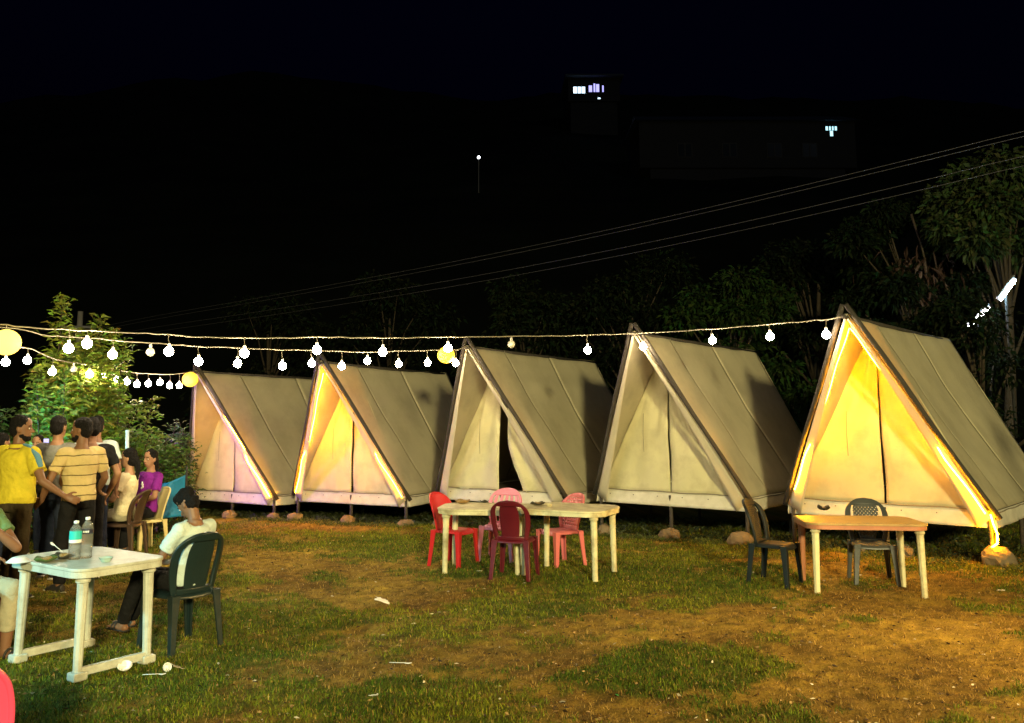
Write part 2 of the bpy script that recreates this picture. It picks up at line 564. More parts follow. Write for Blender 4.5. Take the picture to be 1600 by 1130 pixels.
CANVAS_HEM = mat('canvas_hem', (.72, .67, .54), rough=.8, var=.1, scale=5, bump=.2, bscale=150, spec=.15, trans=.15, dirt=(.40, .33, .22), dirt_amt=.5, dirt_scale=3)
CANVAS_FLAP = mat('canvas_flap', (.72, .66, .50), rough=.8, var=.1, scale=5, bump=.2, bscale=150, spec=.15, trans=.45)
WOOD = mat('pole_wood', (.042, .035, .027), rough=.8, var=.5, scale=9, bump=.6, bscale=30)
ROPE = mat('rope', (.24, .2, .13), rough=.9, var=.3, scale=40)
FLOOR = mat('platform_board', (.09, .07, .05), rough=.9, var=.4, scale=6)
METAL = mat('eyelet_metal', (.12, .11, .10), rough=.4, metal=.8)
LED = mat('led_rope', (.9, .7, .3), emit=(1.0, .37, .005), estr=LED_E)
TW, TH, TO, TLR, TLB = 2.50, 2.42, 0.97, 4.66, 3.70

def grid_mesh(name, fn, nu, nv, m, parent, solid=.003, smooth=True):
    vs = [fn(i / nu, j / nv) for j in range(nv + 1) for i in range(nu + 1)]
    fs = [(j * (nu + 1) + i, j * (nu + 1) + i + 1, (j + 1) * (nu + 1) + i + 1, (j + 1) * (nu + 1) + i) for j in range(nv) for i in range(nu)]
    return mesh_obj(name, vs, fs, m, parent, smooth=smooth, solid=solid)

def wr(a, b, seed, s=1.0):
    return float(fbm(np.array([a * s]), np.array([b * s]), seed, 3)[0]) - .5

def tent(pos, yaw, label, seed, open_door=False, led=()):
    """A-frame canvas tent on posts. local x across the front, y back along the ridge, z up from the base line"""
    root = empty('canvas_tent', pos, -yaw, label, 'tent', 'row of ridge tents')
    inv = Matrix.Rotation(yaw, 3, 'Z')
    def ridge(v): return Vector((0, -TO + v * TLR, TH - .03 * math.sin(math.pi * v)))
    def base(s, v): return Vector((s * TW / 2, v * TLB, 0))
    for s in (1, -1):
        nrm = Vector((s * TH, 0, TW / 2)).normalized()
        cuts = [0, .235, .58, 1.0]
        for k in range(3):
            a, b = cuts[k], cuts[k + 1]
            if k: a -= .006
            def fn(p, q, a=a, b=b, k=k, s=s):
                v = a + (b - a) * p
                P = ridge(v).lerp(base(s, v), q)
                sag = -.045 * math.sin(math.pi * q) * (.4 + .6 * math.sin(math.pi * min(max(v, 0), 1)))
                sag += .085 * wr(v * 2.3 + 3, q * 1.7, seed + 3) * math.sin(math.pi * min(1, q * 1.05)) + .03 * wr(v * 9 + q * 2, q * 3.2, seed + 9)
                return P + nrm * (sag + (.006 if k % 2 == 0 else 0.0) + .004)
            grid_mesh('roof_panel', fn, 18, 28, (CANVAS_PALE, CANVAS, CANVAS_MID)[k], root)
        # rolled seam welts between the panels
        for k in (1, 2):
            v = cuts[k]
            mb = MB()
            mb.tube([ridge(v).lerp(base(s, v), q) + nrm * (.010 - .045 * math.sin(math.pi * q) * (.4 + .6 * math.sin(math.pi * v)) + .085 * wr(v * 2.3 + 3, q * 1.7, seed + 3) * math.sin(math.pi * min(1, q * 1.05)) + .03 * wr(v * 9 + q * 2, q * 3.2, seed + 9)) for q in np.linspace(0, 1, 18)], .006, n=5)
            mb.build('seam', CANVAS, root, smooth=True)
        # loose skirt below the eave, with the tie rope along it
        def fs(p, q, s=s):
            y = p * TLB
            return Vector((s * (TW / 2 + .012 + .03 * q + .05 * q * wr(p * 14, q, seed + 21)), y, -.005 - .19 * q - .02 * q * wr(p * 9, 2, seed + 5)))
        grid_mesh('side_skirt', fs, 30, 5, CANVAS_HEM, root)
        mb = MB()
        mb.tube([Vector((s * (TW / 2 + .03), y, -.012 - .015 * abs(math.sin(y * 4.2)))) for y in np.linspace(.05, TLB - .05, 24)], .008, n=5)
        mb.build('tie_rope', ROPE, root)
        # rafter pole along the leaning front edge, outside the canvas
        a, b = ridge(0) + Vector((0, -.02, .08)), base(s, 0) + Vector((s * .02, -.02, -.04))
        mb = MB()
        mb.tube([a.lerp(b, q) + nrm * .035 + Vector((.008 * math.sin(9 * q + seed), 0, 0)) for q in np.linspace(-.01, 1.02, 9)], [.034 + .004 * math.sin(7 * q) for q in np.linspace(0, 1, 9)], n=8)
        mb.build('rafter_pole', WOOD, root, smooth=True)
        # storm flap hanging inside the rafter, wider towards the foot
        def ff(p, q, s=s):
            w_ = (.03 + .13 * q) * p
            e = (ridge(0) + Vector((0, -.03, 0))).lerp(base(s, 0) + Vector((0, -.03, 0)), q * 1.0)
            inw = Vector((-s, 0, 0)) * w_
            drop = Vector((0, 0, -.20 * q ** 3 * (.35 + .65 * p)))
            return e + inw + drop + Vector((0, .05 * wr(q * 5, p * 1.4 + s, seed + 31) * p, 0))
        grid_mesh('storm_flap', ff, 4, 22, CANVAS_FLAP, root)
        # rear gable
    def fb(p, q):
        h = q
        x = (p - .5) * TW * (1 - h)
        return Vector((x, TLB + (TLR - TO - TLB) * h - .01, TH * h))
    grid_mesh('rear_wall', fb, 8, 10, CANVAS, root)
    def fbs(p, q):
        return Vector(((p - .5) * TW, TLB + .01 + .02 * q, -.19 * q))
    grid_mesh('rear_skirt', fbs, 12, 3, CANVAS_HEM, root)
    # front wall in two door leaves that meet on the centre line
    for s in (-1, 1):
        def fw(p, q, s=s):
            # p 0 at the outer edge, 1 at the centre line
            z = (TH - .04) * q
            xo = TW / 2 * (1 - q) - .01
            gap = .014 * (1 if q < .72 else 0) * (1 - q)
            if open_door:
                gap = (.46 if s == 1 else .02) * max(0, 1 - q / .74) ** .8
                if s == 1: gap *= .75 + .25 * math.cos(q * 9)
            xi = min(gap, xo * .9)
            x = xo + (xi - xo) * p
            y = .06 + .07 * wr(p * 3 + s * 2, q * 2.2, seed + 41) + .022 * wr(p * 9 + q * 7, q * 5 - p * 2, seed + 44) + .05 * wr(p * 1.5 + q * 4, q * 1.2 - p * 3, seed + 47) + .014 * math.sin(14 * p + 9 * q) * (1 - q) * .6
            if open_door: y += .05 * math.sin(p * 11 + 3 * q) * p * (1 - q)
            y += .02 * (1 if s > 0 else 0) * (p > .95)
            return Vector((s * x, y, z))
        grid_mesh('door_leaf', fw, 22, 30, CANVAS_IN, root)
    # overlap strip of the door, short of the sill
    # sill band below the wall: hem strip, mud flap, eyelets and the lacing rope
    def fsill(p, q):
        x = (p - .5) * (TW + .02)
        return Vector((x, .045 - .03 * q + .03 * q * wr(p * 9, q, seed + 51), .02 - .215 * q))
    grid_mesh('sill_flap', fsill, 30, 5, CANVAS_HEM, root)
    mb = MB()
    mb.tube([Vector((x, .028, .016 - .006 * math.sin(x * 7))) for x in np.linspace(-TW / 2 + .02, TW / 2 - .02, 22)], .009, n=6)
    mb.build('lacing_rope', ROPE, root)
    for x in np.linspace(-TW / 2 + .2, TW / 2 - .2, 6):
        mb = MB(); mb.tube([(x, .036, -.055), (x, .026, -.055)], .008, n=8)
        mb.build('eyelet', METAL, root)
    # ridge pole, platform and posts
    mb = MB(); mb.tube([ridge(0) + Vector((0, -.09, -.035)), ridge(1) + Vector((0, .08, -.035))], .032, n=8)
    mb.build('ridge_pole', WOOD, root, smooth=True)
    mb = MB(); mb.box((0, TLB / 2 + .03, -.05), (TW - .1, TLB - .05, .05))
    mb.build('floor_platform', FLOOR, root)
    for (x, y) in ((-TW / 2 + .03, .02), (0, .05), (TW / 2 - .03, .02), (-TW / 2 + .05, TLB - .1), (TW / 2 - .05, TLB - .1), (TW / 2 - .06, TLB * .5)):
        wp = inv.inverted() @ Vector((x, y, 0)) if False else Matrix.Rotation(-yaw, 3, 'Z') @ Vector((x, y, 0)) + Vector(pos)
        zg = GH(wp.x, wp.y) - pos[2]
        mb = MB(); mb.tube([(x, y, -.03), (x + .01, y, zg * .5), (x, y, zg - .08)], [.026, .03, .03], n=8)
        mb.build('post', WOOD, root, smooth=True)
    # slack line seam on the front wall, left of the door
    mb = MB(); mb.tube([(-.42, .03, 1.22), (-.43, .025, .9), (-.425, .03, .62)], .004, n=5)
    mb.build('tie_tape', ROPE, root)
    return root

TENTS = [((-5.183, 17.745, .455 - .196), 34.74 - 2.4, 'pale canvas ridge tent with lilac-lit front, farthest along the row beside the blue sheet'),
         ((-2.562, 16.40, .455 - .097), 34.74 - 8.3, 'small canvas ridge tent with front glowing orange, second from the blue sheet'),
         ((.217, 14.952, .455 + .063), 34.74 - .93, 'canvas ridge tent with its door flap open on a dark interior, behind the red chairs'),
         ((2.791, 13.456, .455 + .153), 34.74 + 4.13, 'pale ridge tent with closed door and no rope light, behind the joined tables'),
         ((5.175, 11.467, .455 + .174), 34.74 + 7.5, 'large canvas ridge tent outlined in yellow rope light, behind the brown-topped table')]
TROOT = []
for i, (p, yw, lb) in enumerate(TENTS):
    TROOT.append(tent(p, math.radians(yw), lb, 100 + 17 * i, open_door=(i == 2)))

def tent_pt(i, x, y, z):
    p, yw, _ = TENTS[i]
    return Matrix.Rotation(-math.radians(yw), 3, 'Z') @ Vector((x, y, z)) + Vector(p)
APEX = [tent_pt(i, 0, -TO - .03, TH) for i in range(5)]

# rope lights taped along the inside of the front edges
def rope_light(i, runs, label, tail=None, thick=.006):
    root = empty('rope_light', tent_pt(i, 0, -TO, TH), 0, label, 'rope light', 'yellow rope lights on the tents')
    for (s, q0, q1) in runs:
        pts = []
        for q in np.linspace(q0, q1, 26):
            e = Vector((0, -TO - .07, TH - .10)).lerp(Vector((s * TW / 2, -.07, -.02)), q)
            e += Vector((-s * (.030 + .015 * q) + .006 * math.sin(23 * q), .012 * math.sin(17 * q), 0))
            e.y += .125 * (1 - min(max((q - .60) / .12, 0), 1))      # behind the flap above, in front of it below
            pts.append(tent_pt(i, *e) - root.location)
        mb = MB(); mb.tube(pts, [thick if q > .6 else .006 for q in np.linspace(q0, q1, 26)], n=6)
        mb.build('glowing_tube', LED, root, smooth=True)
    if tail:
        pts = [tent_pt(i, *t) - root.location for t in tail]
        mb = MB(); mb.tube(pts, .012, n=6)
        mb.build('hanging_tail', LED, root, smooth=True)
    return root
rope_light(0, [(1, .28, 1.0)], 'yellow rope light along one sloping edge of the farthest tent', thick=.011)
rope_light(1, [(-1, .05, 1.0), (1, .05, 1.0)], 'yellow rope light lining the front of the small orange-glowing tent')
rope_light(4, [(-1, .03, .93), (1, .03, 1.0)], 'bright yellow rope light lining the large tent, its end dangling by the post', thick=.010,
           tail=[(TW / 2 - .01, -.02, -.03), (TW / 2 + .02, -.05, -.14), (TW / 2 + .06, -.07, -.25), (TW / 2 + .05, -.06, -.36), (TW / 2 - .02, -.03, -.42)])

# ------------------------------------------------------------------ rocks at the feet of the posts
ROCK = mat('rock', (.17, .125, .07), rough=.9, var=.35, scale=6, bump=.7, bscale=22)
def rock(x, y, r, label, seed, sq=.75, buried=.3):
    k = np.random.default_rng(seed)
    import bmesh
    bm = bmesh.new()
    bmesh.ops.create_icosphere(bm, subdivisions=3, radius=1)
    off = k.random(3) * 30
    for v in bm.verts:
        d = v.co.normalized()
        q = 1 + .8 * wr(d.x * 1.2 + off[0], d.y * 1.2 + d.z + off[1], seed) + .4 * wr(d.x * 4 + off[1], d.z * 4 + d.y * 3, seed + 1)
        # flat facets
        q = min(q, 1.02 / max(abs(d.x * .8 + d.z * .5), .75))
        v.co = Vector((d.x * r * q, d.y * r * q * .85, d.z * r * q * sq))
    me = bpy.data.meshes.new('rock'); bm.to_mesh(me); bm.free()
    me.materials.append(ROCK)
    o = bpy.data.objects.new('rock', me)
    COL.objects.link(o)
    o.location = (x, y, GH(x, y) + r * sq * (1 - buried * 2) * .8)
    o.rotation_euler = (0, 0, k.random() * 6)
    return tag(o, label, 'rock', 'rocks around the tent posts')
def at_post(i, x, y=-.02): 
    p = tent_pt(i, x, y, 0); return p.x, p.y
for k, (i, x, dx, r, lb) in enumerate([
        (0, 0, .0, .15, 'pale rock under the middle post of the lilac-lit farthest tent'),
        (0, TW / 2, .0, .13, 'rock at the corner post where the farthest tent meets the orange one'),
        (1, -TW / 2, .0, .15, 'mossy rock at the outer corner post of the orange-glowing tent'),
        (1, 0, .0, .15, 'pale rock under the middle post of the orange-glowing tent'),
        (1, TW / 2, .0, .14, 'rock at the post of the orange tent nearest the open-door tent'),
        (2, -TW / 2, .0, .12, 'small rock at the corner post behind the red chair'),
        (3, -TW / 2, .1, .17, 'mossy rock at the corner post behind the joined tables'),
        (3, 0, .0, .19, 'large pale rock under the middle post of the tent with no rope light'),
        (3, TW / 2, -.1, .17, 'angular rock behind the black plastic chair'),
        (4, -TW / 4, .3, .14, 'low rock behind the grey plastic chair'),
        (4, 0, .25, .13, 'flat rock under the middle of the large tent'),
        (4, TW / 2, .05, .21, 'broad rock heap where the rope light dangles')]):
    x0, y0 = at_post(i, x)
    rock(x0 + dx, y0, r, lb, 300 + k)
# ------------------------------------------------------------------ string lights
CABLE = mat('cable', (.30, .27, .20), rough=.6, var=.2, scale=30)
SOCKET = mat('socket', (.55, .52, .45), rough=.5)
GLASS_ON = mat('bulb_lit', (.9, .88, .8), emit=(1.0, .80, .52), estr=BULB_E)
GLASS_OFF = mat('bulb_unlit', (.80, .78, .66), rough=.25, spec=.5)
LANTERN = mat('lantern_paper', (.92, .70, .10), rough=.8, trans=.35, emit=(1.0, .66, .06), estr=1.15)
LANTERN_HOT = mat('lantern_paper_bright', (.92, .72, .12), rough=.8, trans=.35, emit=(1.0, .74, .16), estr=1.9)

def bulb_meshes():
    g = MB()
    prof = [(.0, .020), (-.014, .038), (-.038, .050), (-.064, .050), (-.088, .034), (-.100, .010)]
    g.loft([(0, 0, z - .045) for z, _ in prof], [r for _, r in prof], n=9)
    s = MB()
    s.loft([(0, 0, 0), (0, 0, -.006), (0, 0, -.030), (0, 0, -.046)], [.008, .017, .017, .015], n=8)
    return g, s
_g, _s2 = bulb_meshes()
P_ON = _g.build('glass', GLASS_ON); P_OFF = _g.build('glass', GLASS_OFF); P_SOC = _s2.build('socket', SOCKET)
ME_ON, ME_OFF, ME_SOC = P_ON.data, P_OFF.data, P_SOC.data
for o in (P_ON, P_OFF, P_SOC): bpy.data.objects.remove(o)
ORD = ['first', 'second', 'third', 'fourth', 'fifth', 'sixth', 'seventh', 'eighth', 'ninth', 'tenth', 'eleventh', 'twelfth', 'thirteenth', 'fourteenth', 'fifteenth']

def bulb(pos, hang, lit, label, group):
    """pos = centre of the glass, hang = point on the cable"""
    pos, hang = Vector(pos), Vector(hang)
    top = pos + Vector((0, 0, .085))
    root = empty('light_bulb', top, random.random() * 3, label, 'light bulb', group)
    for nm, me in (('glass', ME_ON if lit else ME_OFF), ('socket', ME_SOC)):
        o = bpy.data.objects.new(nm, me); COL.objects.link(o); o.parent = root
    mb = MB()
    inv = Matrix.Rotation(-root.rotation_euler.z, 3, 'Z')
    d = inv @ (hang - top)
    mb.tube([(0, 0, -.004), d * .5 + Vector((.012, 0, 0)), d], .0035, n=5)
    mb.build('pendant_wire', CABLE, root)
    return root

def cable(name, pts, r, label, cat, m=CABLE, group=None, sub=6, jitter=.006):
    """smooth curve through points"""
    pts = [Vector(p) for p in pts]
    P = []
    for i in range(len(pts) - 1):
        p0, p1, p2, p3 = pts[max(i - 1, 0)], pts[i], pts[i + 1], pts[min(i + 2, len(pts) - 1)]
        for k in range(sub):
            t = k / sub
            P.append(.5 * ((2 * p1) + (p2 - p0) * t + (2 * p0 - 5 * p1 + 4 * p2 - p3) * t * t + (3 * p1 - p0 - 3 * p2 + p3) * t ** 3)
                     + Vector((0, 0, random.uniform(-jitter, jitter))))
    P.append(pts[-1])
    org = P[0].copy()
    mb = MB(); mb.tube([p - org for p in P], r, n=5)
    o = mb.build(name, m, smooth=True)
    o.location = org
    return tag(o, label, cat, group), P

def depth_line(knots):
    us = [k[0] for k in knots]; ys = [k[1] for k in knots]
    return lambda u: float(np.interp(u, us, ys))

# upper string: from a mast off to the left, past the fourth tent's peak to the fifth
dA = depth_line([(-300, 8.6), (0, 9.0), (300, 9.7), (560, 10.3), (992, APEX[3].y - .1), (1322, APEX[4].y - .08)])
lineA = [(-300, 488), (-120, 500), (0, 507), (57, 513), (187, 519), (264, 523), (322, 527), (430, 528.5), (500, 527), (600, 528), (702, 527), (799, 526), (918, 524), (993, 521), (1113, 514), (1203, 507), (1262, 502), (1300, 498)]
PA = [at(u, v, dA(u)) for u, v in lineA] + [APEX[4] + Vector((0, -.06, -.02))]
cable('string_light_cable', PA, .0075, 'pale twisted cable of the long upper light string, tied to the large tent peak', 'cable')
def line_v(line, u): return float(np.interp(u, [p[0] for p in line], [p[1] for p in line]))
bulbsA = [(107, 543, 1), (136, 536, 1), (264, 548, 1), (382, 551, 1), (495, 546, 1), (598, 549, 1), (700, 543, 1), (799, 537, 0), (918, 546, 1), (1005, 541, 1), (1113, 531, 1), (1203, 525, 1), (1291, 522, 1)]
nA = len(bulbsA)
for k, (u, v, on) in enumerate(bulbsA):
    Y = dA(u) - .03
    lab = ('unlit white bulb on the upper light string above the open-door tent' if not on else
           '%s glowing bulb along the upper light string, counting from the large yellow-lined tent' % ORD[nA - 1 - k - (1 if k < 7 else 0)])
    bulb(at(u, v, Y), at(u, line_v(lineA, u), dA(u)), on, lab, 'bulbs of the upper light string')

# lower string: off left to the third tent's peak
dB = depth_line([(-300, 8.9), (0, 9.5), (300, 10.6), (731, APEX[2].y - .1)])
lineB = [(-300, 500), (0, 511), (72, 524), (119, 527), (180, 532), (264, 538), (320, 542), (400, 545), (441, 547), (500, 548), (574, 550), (623, 549), (668, 547.5), (711, 547)]
PB = [at(u, v, dB(u)) for u, v in lineB] + [APEX[2] + Vector((0, -.06, -.02))]
cable('string_light_cable', PB, .0075, 'pale twisted cable of the lower light string, tied to the open-door tent peak', 'cable')
bulbsB = [(176, 553, 1), (235, 549, 0), (310, 564, 1), (371, 567, 1), (441, 571, 1), (487, 567, 1), (534, 571, 1), (574, 563, 1), (623, 568, 1), (668, 566, 1), (712, 567, 1)]
nB = len(bulbsB)
for k, (u, v, on) in enumerate(bulbsB):
    lab = ('unlit white bulb hanging on the lower light string beside the leafy shrub' if not on else
           '%s glowing bulb along the lower light string, counting from the open-door tent' % ORD[nB - 1 - k - (1 if k < 1 else 0)])
    bulb(at(u, v, dB(u) - .03), at(u, line_v(lineB, u), dB(u)), on, lab, 'bulbs of the lower light string')

# third string: through the shrub to the first tent's peak
dC = depth_line([(-250, 9.0), (0, 11.0), (140, 13.3), (305, APEX[0].y - .1)])
lineC = [(-250, 510), (-60, 532), (21, 541), (53, 547), (89, 562), (148, 572), (200, 581), (234, 584), (262, 585), (287, 583)]
PC = [at(u, v, dC(u)) for u, v in lineC] + [APEX[0] + Vector((0, -.06, -.02))]
cable('string_light_cable', PC, .0085, 'wavy cable of the light string that crosses the shrub to the farthest tent', 'cable')
bulbsC = [(9, 565, 1), (43, 562, 1), (82, 580, 1), (115, 576, 0), (140, 584, 1), (162, 588, 1), (181, 592, 1), (198, 596, 1), (214, 600, 1), (232, 599, 1), (250, 597, 1), (265, 602, 1), (280, 602, 1)]
nC = len(bulbsC)
for k, (u, v, on) in enumerate(bulbsC):
    lab = ('unlit white bulb hanging in front of the leafy shrub' if not on else
           '%s glowing bulb on the string through the shrub, counting from the farthest tent' % ORD[nC - 1 - k - (1 if k < 3 else 0)])
    bulb(at(u, v, dC(u) - .03), at(u, line_v(lineC, u), dC(u)), on, lab, 'bulbs of the string through the shrub')

# round paper lanterns
def lantern(u, v, Y, rpx, m, hang_v, label):
    c = at(u, v, Y); r = rpx * Y / F_PX
    root = empty('paper_lantern', c, 0, label, 'lantern', 'round yellow paper lanterns')
    mb = MB(); vs, fs = [], []
    nu, nv = 28, 26
    pts, rr = [], []
    for i in range(nv + 1):
        a = -math.pi / 2 * .93 + math.pi * .93 * i / nv
        pts.append((0, 0, r * .96 * math.sin(a))); rr.append(r * math.cos(a) * (1 + (.018 if i % 2 else -.012)))
    mb.loft(pts, rr, n=nu)
    mb.build('paper_globe', m, root, smooth=True)
    hp = at(u, hang_v, Y) - c
    mb = MB(); mb.tube([(0, 0, r * .9), hp], .005, n=5)
    mb.build('pendant_wire', CABLE, root)
    mb = MB(); mb.tube([(r * .16 * math.cos(a), r * .16 * math.sin(a), r * .95) for a in np.linspace(0, 6.2832, 15)], .006, n=5)
    mb.build('rim_ring', CABLE, root)
lantern(10, 535, 9.0, 21, LANTERN_HOT, 508, 'large round yellow paper lantern at the picture edge above the standing people')
lantern(297, 593, APEX[0].y - .25, 12, LANTERN, 583, 'small round yellow paper lantern at the peak of the farthest tent')
lantern(697, 555, dB(697) + .08, 13.5, LANTERN, 547, 'small round yellow paper lantern between bulbs, beside the open-door tent peak')

# ------------------------------------------------------------------ fixtures outside the frame whose light the photograph shows
BLACKM = mat('fixture_black', (.02, .02, .02), rough=.5)
STEEL = mat('mast_steel', (.25, .25, .26), rough=.5, metal=.6)
def fixture(name, pos, target, kind, watts, col, size, label, cat, spot=None, foot=None):
    pos = Vector(pos)
    zg = 0.0
    root = empty(name, (pos.x, pos.y, zg), 0, label, cat)
    h = pos.z - zg
    mb = MB(); mb.tube([(0, 0, -.05), (0, 0, h)], [.045, .035], n=8); mb.build('mast', STEEL, root)
    d = (Vector(target) - pos).normalized()
    q = d.to_track_quat('-Z', 'Y')
    mb = MB(); mb.box(Vector((0, 0, h)) - d * .10, (size * 1.15 + .06, size * .9 + .06, .1), q.to_matrix())
    mb.build('lamp_head', BLACKM, root)
    ld = bpy.data.lights.new(name, kind)
    ld.energy, ld.color = watts, col
    if kind == 'AREA':
        ld.shape = 'DISK'; ld.size = size
    else:
        ld.shadow_soft_size = size / 2; ld.spot_size = math.radians(spot); ld.spot_blend = .8
    lo = bpy.data.objects.new('lamp_light', ld); COL.objects.link(lo)
    lo.parent = root
    lo.location = (0, 0, h); lo.rotation_euler = q.to_euler()
    return root
fixture('floodlight_mast', (3.5, -14.0, 6.2), (0.8, 13, 1.2), 'AREA', FLOOD_W, (1.0, .87, .41), 1.5, 'warm floodlight on a mast behind the photographer', 'floodlight')
fixture('garden_floodlight', (6.6, 6.2, 2.6), (3.2, 5.6, 0), 'SPOT', SIDE_W, (1.0, .62, .20), .25, 'small amber floodlight on a post beside the lawn', 'floodlight', spot=120)
fixture('stage_light', (-5.0, 4.2, 2.2), (-2.6, 6.6, .6), 'SPOT', CYAN_W, (.35, .95, 1.0), .2, 'cyan stage light on a stand beside the dining table', 'stage light', spot=60)
fixture('stage_light', (-8.0, 15.4, 1.3), (-1.2, 15.7, .9), 'SPOT', VIOLET_W, (.36, .10, 1.0), .2, 'violet stage light half hidden behind the shrubs facing the tents', 'stage light', spot=104)
fixture('stage_light', (-7.5, 11.6, 1.7), (-5.3, 14.2, 1.0), 'SPOT', TEAL_W, (.06, .75, 1.0), .2, 'teal stage light outside the picture, facing the shrubs and blue sheet', 'stage light', spot=80)
# ------------------------------------------------------------------ vegetation
def shrub_stems(n, wx, wy, h, seed, lean=.3, hv=.35):
    r = np.random.default_rng(seed)
    return [((r.random() - .5) * wx, (r.random() - .5) * wy, h * (1 - hv * r.random()), (r.random() - .5) * 2 * lean, (r.random() - .5) * 2 * lean) for _ in range(n)]
def on_ground(u, Y, v=800):
    p = at(u, v, Y); return Vector((p.x, p.y, GH(p.x, p.y)))
GRN = (.19, .25, .035)
upright_shrub('tall_shrub', on_ground(88, 13.4), [(-.18, 0, 3.78, .02, 0), (-.12, .2, 3.3, .1, .1)] + shrub_stems(16, .7, .7, 3.1, 1, .35, .3),
              'tall slender shrub with long pointed leaves rising above the light strings', .17, GRN, 150, 1)
upright_shrub('leafy_shrub', on_ground(130, 13.7), [(.05, 0, 3.5, .05, 0), (.2, .1, 3.3, .1, 0)] + shrub_stems(18, .8, .6, 3.1, 2, .4, .3),
              'bushy shrub with long leaves crossed by the light strings', .17, (.17, .23, .034), 150, 2)
upright_shrub('leafy_shrub', on_ground(175, 13.9), [(0, 0, 3.15, .12, 0)] + shrub_stems(16, .9, .6, 2.3, 3, .5, .4),
              'drooping shrub with long leaves beside the row of small bulbs', .16, (.12, .20, .03), 120, 3)
upright_shrub('leafy_shrub', on_ground(25, 14.2), shrub_stems(18, 1.3, .6, 2.5, 4, .4, .45),
              'dense shrub behind the person in the yellow shirt', .14, (.09, .17, .045), 200, 4)
upright_shrub('leafy_shrub', on_ground(235, 14.3), shrub_stems(18, .95, .5, 1.75, 5, .25, .45),
              'low tangled shrub behind the seated people in cream and purple', .13, (.08, .15, .035), 130, 5)
upright_shrub('leafy_shrub', on_ground(268, 14.9), shrub_stems(9, .4, .4, 1.9, 6, .14, .4),
              'thin shrub between the blue sheet and the farthest tent', .12, (.045, .09, .03), 80, 6)
upright_shrub('leafy_shrub', on_ground(-40, 13.0), shrub_stems(14, 1.0, .5, 2.3, 8, .4, .45),
              'shrub at the picture edge behind the dark-haired head', .13, (.07, .15, .06), 180, 8)
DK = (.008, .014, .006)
# trees behind the tents
def tree_at(u, Y, v_top, spread, n, leaf, col, label, seed, **kw):
    b = on_ground(u, Y)
    top = at(u, v_top, Y).z
    return broad_tree('tree', b, top - b.z, spread, n, leaf, col, label, 'trees behind the tents', seed, **kw)
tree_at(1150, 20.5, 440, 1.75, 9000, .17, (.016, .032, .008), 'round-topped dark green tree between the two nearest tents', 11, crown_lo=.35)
tree_at(1590, 19.5, 268, 1.7, 13000, .20, (.034, .052, .020), 'tall tree with pale lit leaves above the tube lamp', 12, crown_lo=.68, clumps=24)  # leaf colour made paler to carry the tube lamp's light from below
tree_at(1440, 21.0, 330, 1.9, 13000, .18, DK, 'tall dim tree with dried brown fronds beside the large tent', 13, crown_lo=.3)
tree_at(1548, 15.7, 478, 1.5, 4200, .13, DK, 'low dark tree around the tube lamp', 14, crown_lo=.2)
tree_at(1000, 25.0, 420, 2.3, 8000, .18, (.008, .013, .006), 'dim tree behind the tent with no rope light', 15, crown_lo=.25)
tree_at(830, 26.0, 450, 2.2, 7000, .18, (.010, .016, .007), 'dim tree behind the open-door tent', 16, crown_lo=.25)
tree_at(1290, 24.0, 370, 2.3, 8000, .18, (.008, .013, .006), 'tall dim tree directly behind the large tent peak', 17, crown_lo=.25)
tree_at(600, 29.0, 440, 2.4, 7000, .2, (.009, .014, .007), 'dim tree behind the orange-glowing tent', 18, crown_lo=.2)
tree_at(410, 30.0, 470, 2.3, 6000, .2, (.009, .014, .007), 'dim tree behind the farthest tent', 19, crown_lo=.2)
# dried fronds hanging in the dim tree
r_ = np.random.default_rng(5)
n_ = 420
c_ = np.array(at(1440, 432, 20.0))
P_ = r_.normal(size=(n_, 3)) * np.array([[.42, .4, .26]])
D_ = np.stack([r_.normal(size=n_) * .5, r_.normal(size=n_) * .5, -1.0 + r_.normal(size=n_) * .25], 1)
dry = empty('dry_branch', c_, 0, 'hanging bunch of dried reddish leaves in the dim tree', 'branch')
leaf_mesh('dead_leaf_bunch', P_, D_, .34 * (.6 + .6 * r_.random(n_)), .06 * (.7 + .6 * r_.random(n_)), np.array([[.06, .034, .026]]) * (.5 + r_.random((n_, 1))), LEAF, dry, seed=3)['kind'] = 'stuff'
mb = MB(); mb.tube([(-.15, 0, 1.5), (.05, 0, .7), (.2, 0, -.1), (.28, 0, -.9)], [.03, .025, .02, .012], n=6)
mb.build('stem', BARK, dry, smooth=True)

# weeds under and behind the tents
def weeds(name, n, area, label, cat, L, col, seed):
    r = np.random.default_rng(seed)
    x, y = area(r, n)
    z = ground_h(x, y)
    a = r.random(n) * 6.28
    D = np.stack([np.cos(a), np.sin(a), .9 + .7 * r.random(n)], 1)
    c = np.array([col]) * (.4 + 1.1 * r.random((n, 1)))
    o = leaf_mesh(name, np.stack([x, y, z], 1), D, L * (.4 + r.random(n)), L * .2 * (.6 + .8 * r.random(n)), c, LEAF, seed=seed)
    return tag(o, label, cat, kind='stuff')
def strip(r, n):
    i = r.integers(0, 5, n)
    x = (r.random(n) - .5) * 3.6; y = .1 + 3.6 * r.random(n) ** 1.6
    pos = np.array([t[0] for t in TENTS])[i]; yw = np.radians(np.array([t[1] for t in TENTS]))[i]
    return pos[:, 0] + x * np.cos(yw) + y * np.sin(yw), pos[:, 1] - x * np.sin(yw) + y * np.cos(yw)
weeds('weeds', 9000, strip, 'low weeds and leaf litter in the dark under the tents', 'weeds', .13, (.045, .055, .018), 81)
